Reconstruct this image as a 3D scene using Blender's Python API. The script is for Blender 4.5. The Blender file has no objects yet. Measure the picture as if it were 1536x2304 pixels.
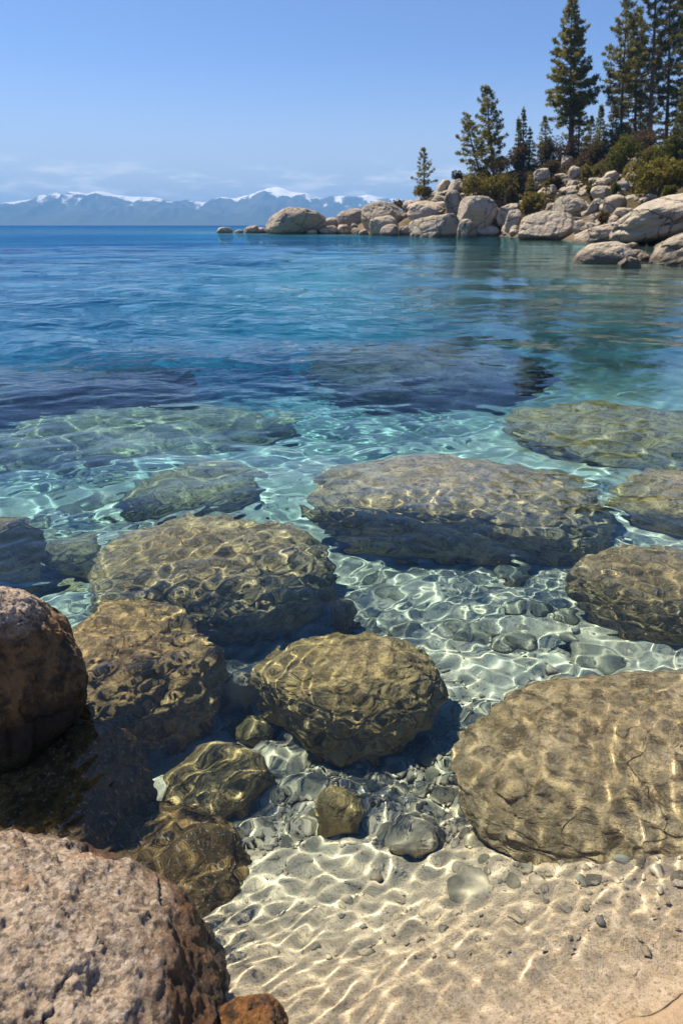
import bpy, bmesh, math, random
import numpy as np
from mathutils import Vector

S = bpy.context.scene
COL = S.collection
R = math.radians

# ------------------------------------------------------------------ camera model
FPX = 1536.0                       # focal length in photo pixels (24 mm on 36 mm)
PITCH = math.atan(645.0 / FPX)
CAM = np.array([0.0, 0.0, 1.5])
CP, SP = math.cos(PITCH), math.sin(PITCH)
IOR = 1.333


def ray(px, py):
    dx = (px - 768.0) / FPX
    du = (1152.0 - py) / FPX
    return np.array([dx, CP + du * SP, -SP + du * CP])


def project(P):
    """world points -> photo pixels (straight line)"""
    v = P - CAM
    dep = v[:, 1] * CP - v[:, 2] * SP
    up = v[:, 1] * SP + v[:, 2] * CP
    dep = np.maximum(dep, 1e-4)
    return 768 + FPX * v[:, 0] / dep, 1152 - FPX * up / dep


def project_water(P):
    """world points, those below z=0 seen through flat water"""
    Q = P.copy()
    m = P[:, 2] < -1e-4
    if m.any():
        A = P[m]
        Rr = np.hypot(A[:, 0], A[:, 1]) + 1e-9
        d = -A[:, 2]
        lo, hi = np.zeros(len(A)), Rr.copy()
        for _ in range(36):
            r = (lo + hi) / 2
            f = r / np.hypot(r, CAM[2]) - IOR * (Rr - r) / np.hypot(Rr - r, d)
            hi = np.where(f > 0, r, hi)
            lo = np.where(f > 0, lo, r)
        k = r / Rr
        Q[m] = np.stack([A[:, 0] * k, A[:, 1] * k, np.zeros(len(A))], -1)
    return project(Q)


def water_point(px, py, z=0.0):
    d = ray(px, py)
    t = CAM[2] / -d[2]
    q = CAM + t * d
    if z >= 0:
        return q
    h = math.hypot(d[0], d[1])
    s1 = h / math.sqrt(h * h + d[2] ** 2)
    s2 = s1 / IOR
    run = -z * s2 / math.sqrt(1 - s2 * s2)
    return np.array([q[0] + d[0] / h * run, q[1] + d[1] / h * run, z])


# ------------------------------------------------------------------ noise
def _h(ix, iy, iz, seed):
    n = (ix.astype(np.int64) * 374761393 + iy.astype(np.int64) * 668265263 + iz.astype(np.int64) * 2147483647 + seed * 974634777) & 0x7fffffff
    n = ((n ^ (n >> 13)) * 1274126177) & 0x7fffffff
    n = ((n ^ (n >> 15)) * 1103515245 + 12345) & 0x7fffffff
    return ((n >> 7) & 0xffff) / 65535.0


def vnoise(P, seed=0):
    f = np.floor(P)
    u = P - f
    u = u * u * u * (u * (u * 6 - 15) + 10)
    i = f.astype(np.int64)
    out = 0
    for a in (0, 1):
        for b in (0, 1):
            for c in (0, 1):
                w = (u[:, 0] if a else 1 - u[:, 0]) * (u[:, 1] if b else 1 - u[:, 1]) * (u[:, 2] if c else 1 - u[:, 2])
                out = out + w * _h(i[:, 0] + a, i[:, 1] + b, i[:, 2] + c, seed)
    return out * 2 - 1


def fbm(P, octv=4, seed=0, gain=0.5, lac=2.07):
    s, a, t = 0, 1.0, 0
    for k in range(octv):
        s = s + a * vnoise(P * lac ** k + 17.3 * k, seed + k)
        t += a
        a *= gain
    return s / t


def ridged(P, octv=4, seed=0, gain=0.5):
    s, a, t = 0, 1.0, 0
    for k in range(octv):
        s = s + a * (1 - 2 * np.abs(vnoise(P * 2.05 ** k + 9.1 * k, seed + k)))
        t += a
        a *= gain
    return s / t


def worley(XY, seed=0):
    """2-D cells: distance to nearest, distance to second, id of nearest"""
    f = np.floor(XY)
    best = np.full(len(XY), 9.0)
    sec = np.full(len(XY), 9.0)
    cid = np.zeros(len(XY))
    for a in (-1, 0, 1):
        for b in (-1, 0, 1):
            cx, cy = f[:, 0] + a, f[:, 1] + b
            z = np.zeros_like(cx)
            jx, jy = _h(cx, cy, z, seed), _h(cx, cy, z, seed + 5)
            d = np.hypot(cx + .1 + .8 * jx - XY[:, 0], cy + .1 + .8 * jy - XY[:, 1])
            idv = _h(cx, cy, z, seed + 11)
            near = d < best
            sec = np.where(near, best, np.minimum(sec, d))
            cid = np.where(near, idv, cid)
            best = np.where(near, d, best)
    return best, sec, cid


def sstep(a, b, x):
    t = np.clip((x - a) / (b - a), 0, 1)
    return t * t * (3 - 2 * t)


# ------------------------------------------------------------------ mesh helpers
def mesh_np(name, V, F, mat, parent=None, smooth=True):
    """V (n,3); F (m,k) int array (all faces k-gons) or list of such arrays"""
    if not isinstance(F, (list, tuple)):
        F = [F]
    F = [np.asarray(f, dtype=np.int32) for f in F if len(f)]
    me = bpy.data.meshes.new(name)
    loops = np.concatenate([f.ravel() for f in F])
    tot = np.concatenate([np.full(len(f), f.shape[1], dtype=np.int32) for f in F])
    st = np.concatenate([[0], np.cumsum(tot)[:-1]]).astype(np.int32)
    me.vertices.add(len(V))
    me.vertices.foreach_set('co', np.asarray(V, dtype=np.float32).ravel())
    me.loops.add(len(loops))
    me.loops.foreach_set('vertex_index', loops.astype(np.int32))
    me.polygons.add(len(tot))
    me.polygons.foreach_set('loop_start', st)
    me.polygons.foreach_set('loop_total', tot)
    me.polygons.foreach_set('use_smooth', np.full(len(tot), smooth, dtype=bool))
    me.update(calc_edges=True)
    me.validate()
    if mat is not None:
        me.materials.append(mat)
    o = bpy.data.objects.new(name, me)
    COL.objects.link(o)
    if parent is not None:
        o.parent = parent
    return o


def attr(o, name, vals):
    a = o.data.attributes.new(name, 'FLOAT', 'POINT')
    a.data.foreach_set('value', np.asarray(vals, dtype=np.float32))


def tag(o, label=None, cat=None, group=None, kind=None):
    if label:
        o['label'] = label
    if cat:
        o['category'] = cat
    if group:
        o['group'] = group
    if kind:
        o['kind'] = kind
    return o


def empty(name, loc):
    o = bpy.data.objects.new(name, None)
    o.location = loc
    o.empty_display_size = .3
    COL.objects.link(o)
    return o


def grid_faces(nr, nc):
    i = np.arange(nr * nc).reshape(nr, nc)
    return np.stack([i[:-1, :-1], i[:-1, 1:], i[1:, 1:], i[1:, :-1]], -1).reshape(-1, 4)


_ico = {}


def ico(n):
    if n not in _ico:
        bm = bmesh.new()
        bmesh.ops.create_icosphere(bm, subdivisions=n, radius=1.0)
        V = np.array([v.co[:] for v in bm.verts])
        F = np.array([[v.index for v in f.verts] for f in bm.faces])
        bm.free()
        _ico[n] = (V, F)
    return _ico[n]


# ------------------------------------------------------------------ materials
class NT:
    def __init__(self, name):
        self.m = bpy.data.materials.new(name)
        self.m.use_nodes = True
        self.t = self.m.node_tree
        self.t.nodes.clear()
        self.out = self.n('ShaderNodeOutputMaterial')

    def n(self, typ, **kw):
        nd = self.t.nodes.new(typ)
        for k, v in kw.items():
            if k.startswith('i_'):
                nd.inputs[k[2:].replace('_', ' ')].default_value = v
            else:
                setattr(nd, k, v)
        return nd

    def l(self, a, b):
        self.t.links.new(a, b)

    def val(self, sock, x):
        if hasattr(x, 'is_output') or hasattr(x, 'links'):
            self.l(x, sock)
        else:
            sock.default_value = x

    def math(self, op, a, b=None, clamp=False):
        nd = self.n('ShaderNodeMath', operation=op)
        nd.use_clamp = clamp
        self.val(nd.inputs[0], a)
        if b is not None:
            self.val(nd.inputs[1], b)
        return nd.outputs[0]

    def noise(self, vec, scale, detail=4, rough=.55, dist=0.0):
        nd = self.n('ShaderNodeTexNoise')
        nd.inputs['Scale'].default_value = scale
        nd.inputs['Detail'].default_value = detail
        nd.inputs['Roughness'].default_value = rough
        nd.inputs['Distortion'].default_value = dist
        self.l(vec, nd.inputs['Vector'])
        return nd.outputs['Fac']

    def voro(self, vec, scale, feature='F1', out='Distance', rnd=1.0):
        nd = self.n('ShaderNodeTexVoronoi', feature=feature)
        nd.inputs['Scale'].default_value = scale
        nd.inputs['Randomness'].default_value = rnd
        self.l(vec, nd.inputs['Vector'])
        return nd.outputs[out]

    def rng(self, x, a, b, c=0.0, d=1.0):
        nd = self.n('ShaderNodeMapRange')
        nd.interpolation_type = 'SMOOTHSTEP'
        self.l(x, nd.inputs[0])
        for k, v in zip((1, 2, 3, 4), (a, b, c, d)):
            nd.inputs[k].default_value = v
        return nd.outputs[0]

    def mix(self, fac, a, b, blend='MIX'):
        nd = self.n('ShaderNodeMix', data_type='RGBA', blend_type=blend)
        self.val(nd.inputs[0], fac)
        for s, x in ((nd.inputs[6], a), (nd.inputs[7], b)):
            if isinstance(x, (tuple, list)):
                s.default_value = (*x[:3], 1)
            else:
                self.l(x, s)
        return nd.outputs[2]

    def bump(self, h, dist, strength=1.0, prev=None):
        nd = self.n('ShaderNodeBump')
        nd.inputs['Strength'].default_value = strength
        nd.inputs['Distance'].default_value = dist
        self.l(h, nd.inputs['Height'])
        if prev is not None:
            self.l(prev, nd.inputs['Normal'])
        return nd.outputs[0]

    def bsdf(self, color, rough=.8, normal=None, spec=.35):
        b = self.n('ShaderNodeBsdfPrincipled')
        if isinstance(color, (tuple, list)):
            b.inputs['Base Color'].default_value = (*color[:3], 1)
        else:
            self.l(color, b.inputs['Base Color'])
        self.val(b.inputs['Roughness'], rough)
        b.inputs['Specular IOR Level'].default_value = spec
        if normal is not None:
            self.l(normal, b.inputs['Normal'])
        self.l(b.outputs[0], self.out.inputs[0])
        return b

    def coords(self):
        """object coordinates shifted by a random amount per object"""
        tc = self.n('ShaderNodeTexCoord')
        oi = self.n('ShaderNodeObjectInfo')
        k = self.math('MULTIPLY', oi.outputs['Random'], 57.0)
        add = self.n('ShaderNodeVectorMath', operation='ADD')
        self.l(tc.outputs['Object'], add.inputs[0])
        self.l(k, add.inputs[1])
        return add.outputs[0], oi.outputs['Random']

    def pos(self):
        g = self.n('ShaderNodeNewGeometry')
        sp = self.n('ShaderNodeSeparateXYZ')
        self.l(g.outputs['Position'], sp.inputs[0])
        return g.outputs['Position'], sp.outputs

    def scale(self, vec, s):
        mp = self.n('ShaderNodeMapping')
        mp.inputs['Scale'].default_value = s
        self.l(vec, mp.inputs['Vector'])
        return mp.outputs[0]


def mat_shore_granite():
    """pale sun-bleached granite of the far boulders (metres-sized)"""
    t = NT('shore_granite')
    v, rnd = t.coords()
    big = t.noise(v, .55, 4, .6)
    c = t.mix(t.rng(big, .35, .65), (.44, .375, .29), (.37, .325, .27))
    c = t.mix(t.math('MULTIPLY', rnd, .6), c, (.46, .365, .265))
    r2 = t.math('FRACT', t.math('MULTIPLY', rnd, 7.31))
    c = t.mix(t.rng(r2, .35, 1.0, 0, .65), c, (.235, .205, .17))
    st = t.noise(t.scale(v, (1.1, 1.1, .35)), 1.2, 5, .65)
    c = t.mix(t.rng(st, .53, .68, 0, .8), c, (.14, .125, .115))        # dark weather streaks
    lic = t.noise(v, 2.7, 5, .7)
    c = t.mix(t.rng(lic, .6, .75, 0, .6), c, (.19, .175, .15))
    cr = t.voro(t.n('ShaderNodeVectorMath').outputs[0], 1) if False else None
    wv = t.noise(v, .8, 3, .5)
    dv = t.n('ShaderNodeVectorMath', operation='MULTIPLY_ADD')
    cmb = t.n('ShaderNodeCombineXYZ')
    for k in range(3):
        t.l(wv, cmb.inputs[k])
    t.l(cmb.outputs[0], dv.inputs[0])
    dv.inputs[1].default_value = (1.6, -1.2, 1.4)
    t.l(v, dv.inputs[2])
    crk = t.voro(dv.outputs[0], .23, 'DISTANCE_TO_EDGE')
    crack = t.rng(crk, .0, .022, 1, 0)
    c = t.mix(t.math('MULTIPLY', crack, .8), c, (.09, .08, .07))
    sp = t.noise(v, 18, 2, .5)
    c = t.mix(t.rng(sp, .58, .7, 0, .4), c, (.2, .18, .16))
    p, xyz = t.pos()
    wetn = t.math('ADD', xyz[2], t.math('MULTIPLY', t.math('SUBTRACT', big, .5), .5))
    wet = t.rng(wetn, .12, .6, 1, 0)
    c = t.mix(t.math('MULTIPLY', wet, .85), c, (.075, .06, .045))        # wet tide mark
    h = t.math('ADD', t.math('MULTIPLY', t.noise(v, 2.2, 8, .62), 1.0), t.math('MULTIPLY', crack, -.45))
    t.bsdf(c, t.rng(wetn, .05, .28, .35, .85), t.bump(h, .35, .9))
    return t.m


def mat_sub_granite(name, tint=(.19, .165, .115), dark=(.055, .05, .04), light=(.36, .30, .22)):
    """algae-filmed boulders under the water"""
    t = NT(name)
    v, rnd = t.coords()
    big = t.noise(v, 2.3, 5, .62)
    c = t.mix(t.rng(big, .33, .66), tint, tuple(.62 * a + .38 * b for a, b in zip(tint, light)))
    c = t.mix(t.rng(t.noise(v, 5.5, 6, .68, .6), .5, .68, 0, .75), c, light)
    pit = t.noise(v, 10, 8, .74, .4)
    c = t.mix(t.rng(pit, .51, .6, 0, .85), c, dark)
    c = t.mix(t.rng(t.noise(v, 1.6, 5, .65), .5, .62, 0, .45), c, tuple(x * .4 for x in tint))
    c = t.mix(t.rng(t.noise(v, 7.5, 5, .7), .6, .7, 0, .6), c, (.46, .27, .09))
    g = t.noise(v, 60, 3, .6)
    c = t.mix(t.rng(g, .42, .62, 0, .55), c, tuple(x * .45 for x in tint))
    c = t.mix(t.rng(t.noise(v, 90, 2, .5), .6, .68, 0, .6), c, (.62, .54, .42))
    c = t.mix(t.rng(t.voro(v, 38, out='Color'), .62, .8, 0, .5), c, dark)
    vein = t.noise(v, 3.4, 3, .5)
    vn = t.rng(t.math('ABSOLUTE', t.math('SUBTRACT', vein, .5)), 0, .012, 1, 0)
    vn = t.math('MULTIPLY', vn, t.rng(t.noise(v, 2.1, 3, .6), .5, .62))
    c = t.mix(t.math('MULTIPLY', vn, .5), c, dark)
    h = t.math('ADD', t.noise(v, 7, 8, .7, .5), t.math('MULTIPLY', t.noise(v, 34, 5, .65), .35))
    h = t.math('SUBTRACT', h, t.math('MULTIPLY', vn, .2))
    t.bsdf(c, .75, t.bump(h, .06, .9), .2)
    return t.m


def mat_near_granite(name, z_wet, z_dry, top_a, top_b, mid=(.2, .1, .04), low=(.035, .02, .011)):
    """dry coarse granite on top, rusty algae band, near-black wet foot"""
    t = NT(name)
    v, rnd = t.coords()
    big = t.noise(v, 4.5, 5, .65)
    c = t.mix(t.rng(big, .36, .64), top_a, top_b)
    g = t.noise(v, 38, 8, .78, .3)
    c = t.mix(t.rng(g, .48, .62, 0, .9), c, (.085, .07, .062))
    c = t.mix(t.rng(t.noise(v, 24, 4, .6), .56, .72, 0, .8), c, (.62, .52, .44))
    c = t.mix(t.rng(t.noise(v, 11, 4, .6), .58, .7, 0, .7), c, (.38, .22, .12))
    cry = t.voro(v, 120, out='Color')
    c = t.mix(t.rng(cry, .68, .76, 0, .5), c, (.055, .05, .05))
    c = t.mix(t.rng(cry, .34, .26, 0, .35), c, (.68, .6, .52))
    p, xyz = t.pos()
    zz = t.math('ADD', xyz[2], t.math('MULTIPLY', t.math('SUBTRACT', t.noise(p, 7, 5, .65), .5), .3))
    mid_n = t.mix(t.rng(t.noise(v, 16, 6, .7), .4, .62), mid, (.05, .03, .018))
    mid_n = t.mix(t.rng(t.noise(t.scale(v, (2, 2, .6)), 30, 5, .7), .58, .68, 0, .8), mid_n, (.36, .2, .08))
    c = t.mix(t.rng(zz, z_dry - .1, z_dry, 1, 0), c, mid_n)
    c = t.mix(t.rng(zz, z_wet - .03, z_wet + .06, 1, 0), c, low)
    h = t.math('ADD', t.noise(v, 16, 9, .72), t.math('MULTIPLY', t.noise(v, 75, 5, .7), .4))
    rough = t.rng(zz, z_wet, z_dry, .3, .88)
    t.bsdf(c, rough, t.bump(h, .03, 1.0), .4)
    return t.m


def mat_cobble():
    t = NT('cobble_stone')
    v, rnd = t.coords()
    ramp = t.n('ShaderNodeValToRGB')
    e = ramp.color_ramp.elements
    e[0].color = (.42, .36, .25, 1)
    e[1].color = (.66, .54, .37, 1)
    x = e.new(.5)
    x.color = (.52, .445, .31, 1)
    t.l(rnd, ramp.inputs[0])
    n = t.noise(v, 9, 6, .65)
    c = t.mix(t.rng(n, .4, .65, 0, .7), ramp.outputs[0], (.12, .115, .09))
    c = t.mix(t.rng(t.noise(v, 60, 3, .6), .58, .68, 0, .6), c, (.4, .37, .31))
    t.bsdf(c, .7, t.bump(t.noise(v, 22, 6, .65), .012, .8), .25)
    return t.m


def mat_gravel():
    t = NT('gravel')
    a = t.n('ShaderNodeAttribute', attribute_name='tone')
    ramp = t.n('ShaderNodeValToRGB')
    e = ramp.color_ramp.elements
    e[0].color = (.27, .265, .22, 1)
    e[1].color = (.64, .55, .42, 1)
    for q, cc in ((.3, (.44, .37, .27, 1)), (.6, (.50, .40, .28, 1)), (.85, (.54, .43, .30, 1))):
        x = e.new(q)
        x.color = cc
    t.l(a.outputs['Fac'], ramp.inputs[0])
    p, _ = t.pos()
    c = t.mix(t.rng(t.noise(p, 90, 4, .6), .5, .66, 0, .5), ramp.outputs[0], (.2, .165, .12))
    t.bsdf(c, .65, None, .25)
    return t.m


def mat_bed():
    t = NT('lake_bed_sand')
    p, xyz = t.pos()
    st = t.n('ShaderNodeAttribute', attribute_name='stone').outputs['Fac']
    cov = t.n('ShaderNodeAttribute', attribute_name='cobbled').outputs['Fac']
    fine = t.noise(p, 220, 3, .7)
    mid = t.noise(p, 24, 6, .7)
    big = t.noise(p, 1.7, 4, .6)
    sand = t.mix(t.rng(mid, .36, .64), (.64, .475, .31), (.77, .605, .43))
    sand = t.mix(t.rng(fine, .52, .66, 0, .9), sand, (.2, .145, .09))
    sand = t.mix(t.rng(t.noise(p, 150, 2, .6), .63, .72, 0, .8), sand, (.72, .62, .5))
    stone = t.mix(st, (.60, .55, .42), (.76, .68, .53))
    stone = t.mix(t.rng(mid, .42, .66, 0, .4), stone, (.32, .29, .23))
    stone = t.mix(t.rng(fine, .56, .68, 0, .5), stone, (.15, .14, .12))
    c = t.mix(cov, sand, stone)
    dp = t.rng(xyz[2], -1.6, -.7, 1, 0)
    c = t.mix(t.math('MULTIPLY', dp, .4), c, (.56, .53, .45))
    c = t.mix(t.rng(xyz[2], -4.0, -1.5, .9, 0), c, (.16, .20, .24))           # deep bed painted dark blue so the outer water looks bluer
    c = t.mix(t.rng(t.noise(p, .42, 4, .6), .55, .72, 0, .6), c, (.2, .19, .16))
    grit = t.voro(p, 140, out='Color')
    c = t.mix(t.rng(grit, .72, .8, 0, .42), c, (.18, .13, .08))
    c = t.mix(t.rng(grit, .26, .2, 0, .55), c, (.8, .68, .52))
    c = t.mix(t.rng(xyz[2], -.012, .006, 0, .85), c, (.29, .20, .115))     # soaked sand at the water's edge
    cove_dark = t.n('ShaderNodeAttribute', attribute_name='rocky').outputs['Fac']
    cove_dark = t.math('MULTIPLY', cove_dark, t.rng(t.noise(p, .5, 5, .65), .3, .6, .45, 1))
    c = t.mix(cove_dark, c, (.115, .10, .07))  # stony brown bed, darkened further in the cove to deepen the tree reflections
    h = t.math('ADD', t.math('MULTIPLY', mid, .8), t.math('MULTIPLY', fine, .22))
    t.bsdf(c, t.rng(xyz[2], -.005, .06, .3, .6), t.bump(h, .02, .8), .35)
    return t.m


def mat_water():
    t = NT('water_surface')
    g = t.n('ShaderNodeBsdfGlass')
    g.inputs['IOR'].default_value = IOR
    g.inputs['Roughness'].default_value = 0.0
    g.inputs['Color'].default_value = (1, 1, 1, 1)
    p, xyz = t.pos()
    # small ripples the mesh is too coarse for, away from the near shore
    ds = t.rng(xyz[1], 3.0, 14.0, 0.0, 1.9)
    a = t.noise(t.scale(p, (.8, 1.25, 1)), 1.9, 3, .55, .2)
    b = t.noise(t.scale(p, (.9, 1.15, 1)), 6.5, 2, .5, .2)
    c = t.noise(t.scale(p, (.7, 1.3, 1)), .45, 3, .55)
    h = t.math('ADD', t.math('MULTIPLY', a, .10), t.math('ADD', t.math('MULTIPLY', b, .028), t.math('MULTIPLY', c, .22)))
    gust = t.rng(t.noise(t.scale(p, (.35, 1.0, 1.0)), .11, 3, .55), .35, .66, .5, 1.7)
    h = t.math('MULTIPLY', h, gust)
    h = t.math('MULTIPLY', h, t.rng(xyz[1], 60.0, 700.0, 1.0, .8))
    rt = t.math('DIVIDE', xyz[0], t.math('ADD', xyz[1], 3.0))
    h = t.math('MULTIPLY', h, t.math('MULTIPLY', ds, t.rng(rt, -.02, .17, 1.0, .09)))   # the cove on the right lies sheltered
    t.l(t.bump(h, 1.0, .8), g.inputs['Normal'])
    t.l(g.outputs[0], t.out.inputs[0])
    return t.m


def mat_water_body():
    t = NT('water_depth')
    a = t.n('ShaderNodeVolumeAbsorption')
    kr, kg, kb = .52, .135, .03
    dens = 1.0
    a.inputs['Color'].default_value = (1 - kr, 1 - kg, 1 - kb, 1)
    a.inputs['Density'].default_value = dens
    t.l(a.outputs[0], t.out.inputs['Volume'])
    return t.m


def mat_leaf(name, a, b, c):
    t = NT(name)
    at = t.n('ShaderNodeAttribute', attribute_name='tone').outputs['Fac']
    ramp = t.n('ShaderNodeValToRGB')
    e = ramp.color_ramp.elements
    e[0].color = (*a, 1)
    e[1].color = (*c, 1)
    x = e.new(.55)
    x.color = (*b, 1)
    t.l(at, ramp.inputs[0])
    d = t.n('ShaderNodeBsdfDiffuse')
    tr = t.n('ShaderNodeBsdfTranslucent')
    t.l(ramp.outputs[0], d.inputs[0])
    t.l(ramp.outputs[0], tr.inputs[0])
    mx = t.n('ShaderNodeMixShader')
    mx.inputs[0].default_value = .5
    t.l(d.outputs[0], mx.inputs[1])
    t.l(tr.outputs[0], mx.inputs[2])
    t.l(mx.outputs[0], t.out.inputs[0])
    return t.m


def mat_bark(name, a, b):
    t = NT(name)
    v, rnd = t.coords()
    n = t.noise(t.scale(v, (3, 3, .7)), 3, 6, .65)
    t.bsdf(t.mix(t.rng(n, .4, .62), a, b), .9, t.bump(n, .1, .8), .15)
    return t.m


def mat_hill():
    t = NT('hillside_soil')
    p, xyz = t.pos()
    n = t.noise(p, .22, 6, .68)
    c = t.mix(t.rng(n, .38, .62), (.10, .07, .042), (.07, .062, .028))
    c = t.mix(t.rng(t.noise(p, .9, 6, .7), .5, .66, 0, .8), c, (.17, .12, .075))
    c = t.mix(t.rng(t.noise(p, 2.6, 5, .7), .56, .7, 0, .7), c, (.05, .042, .022))
    rub = t.rng(t.math('ADD', xyz[2], t.math('MULTIPLY', t.math('SUBTRACT', n, .5), 5.0)), 1.2, 3.2, 1, 0)
    c = t.mix(rub, c, (.17, .13, .09))
    c = t.mix(t.rng(xyz[2], .05, .3, .7, 0), c, (.09, .075, .055))
    t.bsdf(c, .95, t.bump(t.noise(p, 1.6, 8, .7), .5, 1.0), .1)
    return t.m


def mat_mountain():
    t = NT('mountain_rock_and_snow')
    p, xyz = t.pos()
    g = t.n('ShaderNodeNewGeometry')
    n = t.noise(p, .0022, 6, .62)
    base = t.mix(t.rng(n, .4, .6), (.028, .045, .055), (.075, .08, .08))
    low = t.rng(xyz[2], 60, 170, 1, 0)
    base = t.mix(low, base, (.03, .045, .035))
    sl = t.n('ShaderNodeAttribute', attribute_name='hollow').outputs['Fac']
    snow = t.rng(t.math('ADD', sl, t.math('MULTIPLY', t.math('SUBTRACT', t.noise(p, .03, 4, .6), .5), .8)), .0, .3, 0, .95)
    c = t.mix(snow, base, (.92, .92, .93))
    t.bsdf(c, .9, None, .1)
    return t.m


M = {}
M['shore'] = mat_shore_granite()
M['sub'] = mat_sub_granite('submerged_granite', (.51, .385, .185), (.12, .09, .045), (.74, .585, .345))
M['sub_olive'] = mat_sub_granite('submerged_olive_granite', (.50, .37, .155), (.115, .083, .034), (.74, .575, .30))
M['sub_brown'] = mat_sub_granite('submerged_brown_granite', (.50, .345, .14), (.11, .07, .03), (.76, .55, .28))
M['sub_grey'] = mat_sub_granite('submerged_grey_granite', (.54, .41, .22), (.13, .10, .06), (.78, .62, .38))
M['sub_dark'] = mat_sub_granite('submerged_dark_granite', (.38, .28, .13), (.09, .068, .035), (.62, .46, .24))
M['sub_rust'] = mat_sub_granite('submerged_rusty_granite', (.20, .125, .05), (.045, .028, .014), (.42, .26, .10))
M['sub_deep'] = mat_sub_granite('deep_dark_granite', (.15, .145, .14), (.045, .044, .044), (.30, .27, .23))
M['sub_bright'] = mat_sub_granite('submerged_tan_granite', (.56, .42, .215), (.12, .085, .04), (.80, .63, .40))
M['near_front'] = mat_near_granite('foreground_granite', .02, .2, (.52, .40, .29), (.34, .25, .17), (.14, .065, .024))
M['near_left'] = mat_near_granite('left_wet_granite', .1, .40, (.44, .315, .22), (.52, .40, .30), (.25, .14, .06), (.035, .02, .011))
M['rust'] = mat_near_granite('rusty_granite', -.05, .6, (.3, .15, .05), (.3, .15, .05), (.27, .12, .035), (.05, .03, .015))
M['cobble'] = mat_cobble()
M['gravel'] = mat_gravel()
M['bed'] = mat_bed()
M['water'] = mat_water()
M['water_body'] = mat_water_body()
M['pine'] = mat_leaf('pine_needles', (.09, .095, .022), (.21, .195, .05), (.38, .32, .09))
M['fir'] = mat_leaf('fir_needles', (.08, .10, .028), (.20, .20, .055), (.37, .32, .085))
M['dark_pine'] = mat_leaf('dark_pine_needles', (.045, .052, .016), (.10, .102, .03), (.24, .20, .055))
M['bright'] = mat_leaf('yellow_green_needles', (.06, .07, .015), (.12, .125, .028), (.2, .19, .05))
M['shrub'] = mat_leaf('olive_shrub_leaves', (.075, .072, .018), (.19, .165, .04), (.33, .27, .075))
M['brownshrub'] = mat_leaf('dry_shrub_leaves', (.07, .045, .025), (.13, .09, .05), (.2, .15, .085))
M['scrub'] = mat_leaf('undergrowth_leaves', (.05, .04, .018), (.10, .08, .035), (.17, .125, .06))
M['bark'] = mat_bark('pine_bark', (.09, .058, .038), (.21, .13, .085))
M['twig'] = mat_bark('grey_twigs', (.13, .10, .08), (.22, .17, .13))
M['hill'] = mat_hill()
M['mountain'] = mat_mountain()

# ------------------------------------------------------------------ land and lake bed as functions
front = [(560, 521), (600, 525), (665, 526), (760, 525.5), (860, 529), (960, 530), (1050, 531), (1120, 531.5), (1165, 535), (1232, 537), (1290, 544), (1360, 546), (1440, 548), (1500, 553), (1545, 572), (1580, 592)]
LAND = [tuple(water_point(a, b)[:2]) for a, b in front]
LAND += [(17.5, 24.0), (24.0, 15.0), (60.0, 4.0), (160.0, 20.0), (190.0, 160.0), (120.0, 235.0), (66.0, 215.0), (34.0, 172.0), (13.0, 150.0), (2.0, 160.0), (-10.0, 168.0), (-22.0, 172.0)]
LAND = np.array(LAND)


def land_d(x, y):
    """signed distance to the shoreline, positive inland"""
    P = np.stack([x, y], -1)
    best = np.full(len(P), 1e9)
    ins = np.zeros(len(P), bool)
    n = len(LAND)
    for i in range(n):
        a, b = LAND[i], LAND[(i + 1) % n]
        ab = b - a
        t = np.clip(((P - a) @ ab) / (ab @ ab), 0, 1)
        q = P - (a + t[:, None] * ab)
        best = np.minimum(best, np.hypot(q[:, 0], q[:, 1]))
        c = (a[1] > P[:, 1]) != (b[1] > P[:, 1])
        with np.errstate(divide='ignore', invalid='ignore'):
            xi = a[0] + (P[:, 1] - a[1]) / (b[1] - a[1] + 1e-12) * ab[0]
        ins ^= c & (P[:, 0] < xi)
    return np.where(ins, best, -best)


def hill_z(x, y):
    x = np.atleast_1d(np.asarray(x, float))
    y = np.atleast_1d(np.asarray(y, float))
    d = land_d(x, y)
    u = x / np.maximum(y, 1)
    k = np.interp(u, [-.14, -.05, .03, .1, .14, .2, .3, .46, .9], [.2, .4, .8, 1.0, 1.2, 1.2, 1.15, 1.12, 1.1])
    h = k * 15.5 * (1 - np.exp(-np.maximum(d, 0) / 27.0))
    P = np.stack([x * .09, y * .09, np.zeros_like(x)], -1)
    h = h + (fbm(P, 4, 41) * 2.2 + fbm(P * 4.1, 3, 45) * .5) * sstep(2, 14, d) * np.minimum(k, 1)
    return np.where(d > 0, h, -.32 * np.maximum(-d, 0))


def shore_s(x, y):
    return -.35 * (x - .164) + .94 * (y - .879) + .115


def bed_smooth(x, y):
    x = np.atleast_1d(np.asarray(x, float))
    y = np.atleast_1d(np.asarray(y, float))
    s = shore_s(x, y)
    z1 = -np.interp(s, [0, .05, .12, .25, .45, .8, 1.2, 2, 3, 5, 8, 14, 30, 80, 300, 9000], [0, .03, .075, .165, .32, .53, .68, .88, 1.12, 1.55, 2.5, 5.2, 11, 20, 30, 36])
    z1 = np.where(s < 0, -s * .10, z1)
    near = np.hypot(x, y) < 400
    z2 = np.full(len(x), -99.0)
    if near.any():
        d = land_d(x[near], y[near])
        z2[near] = np.where(d < 0, -.10 + .155 * d, -.1)
    return np.maximum(z1, z2)


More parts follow.
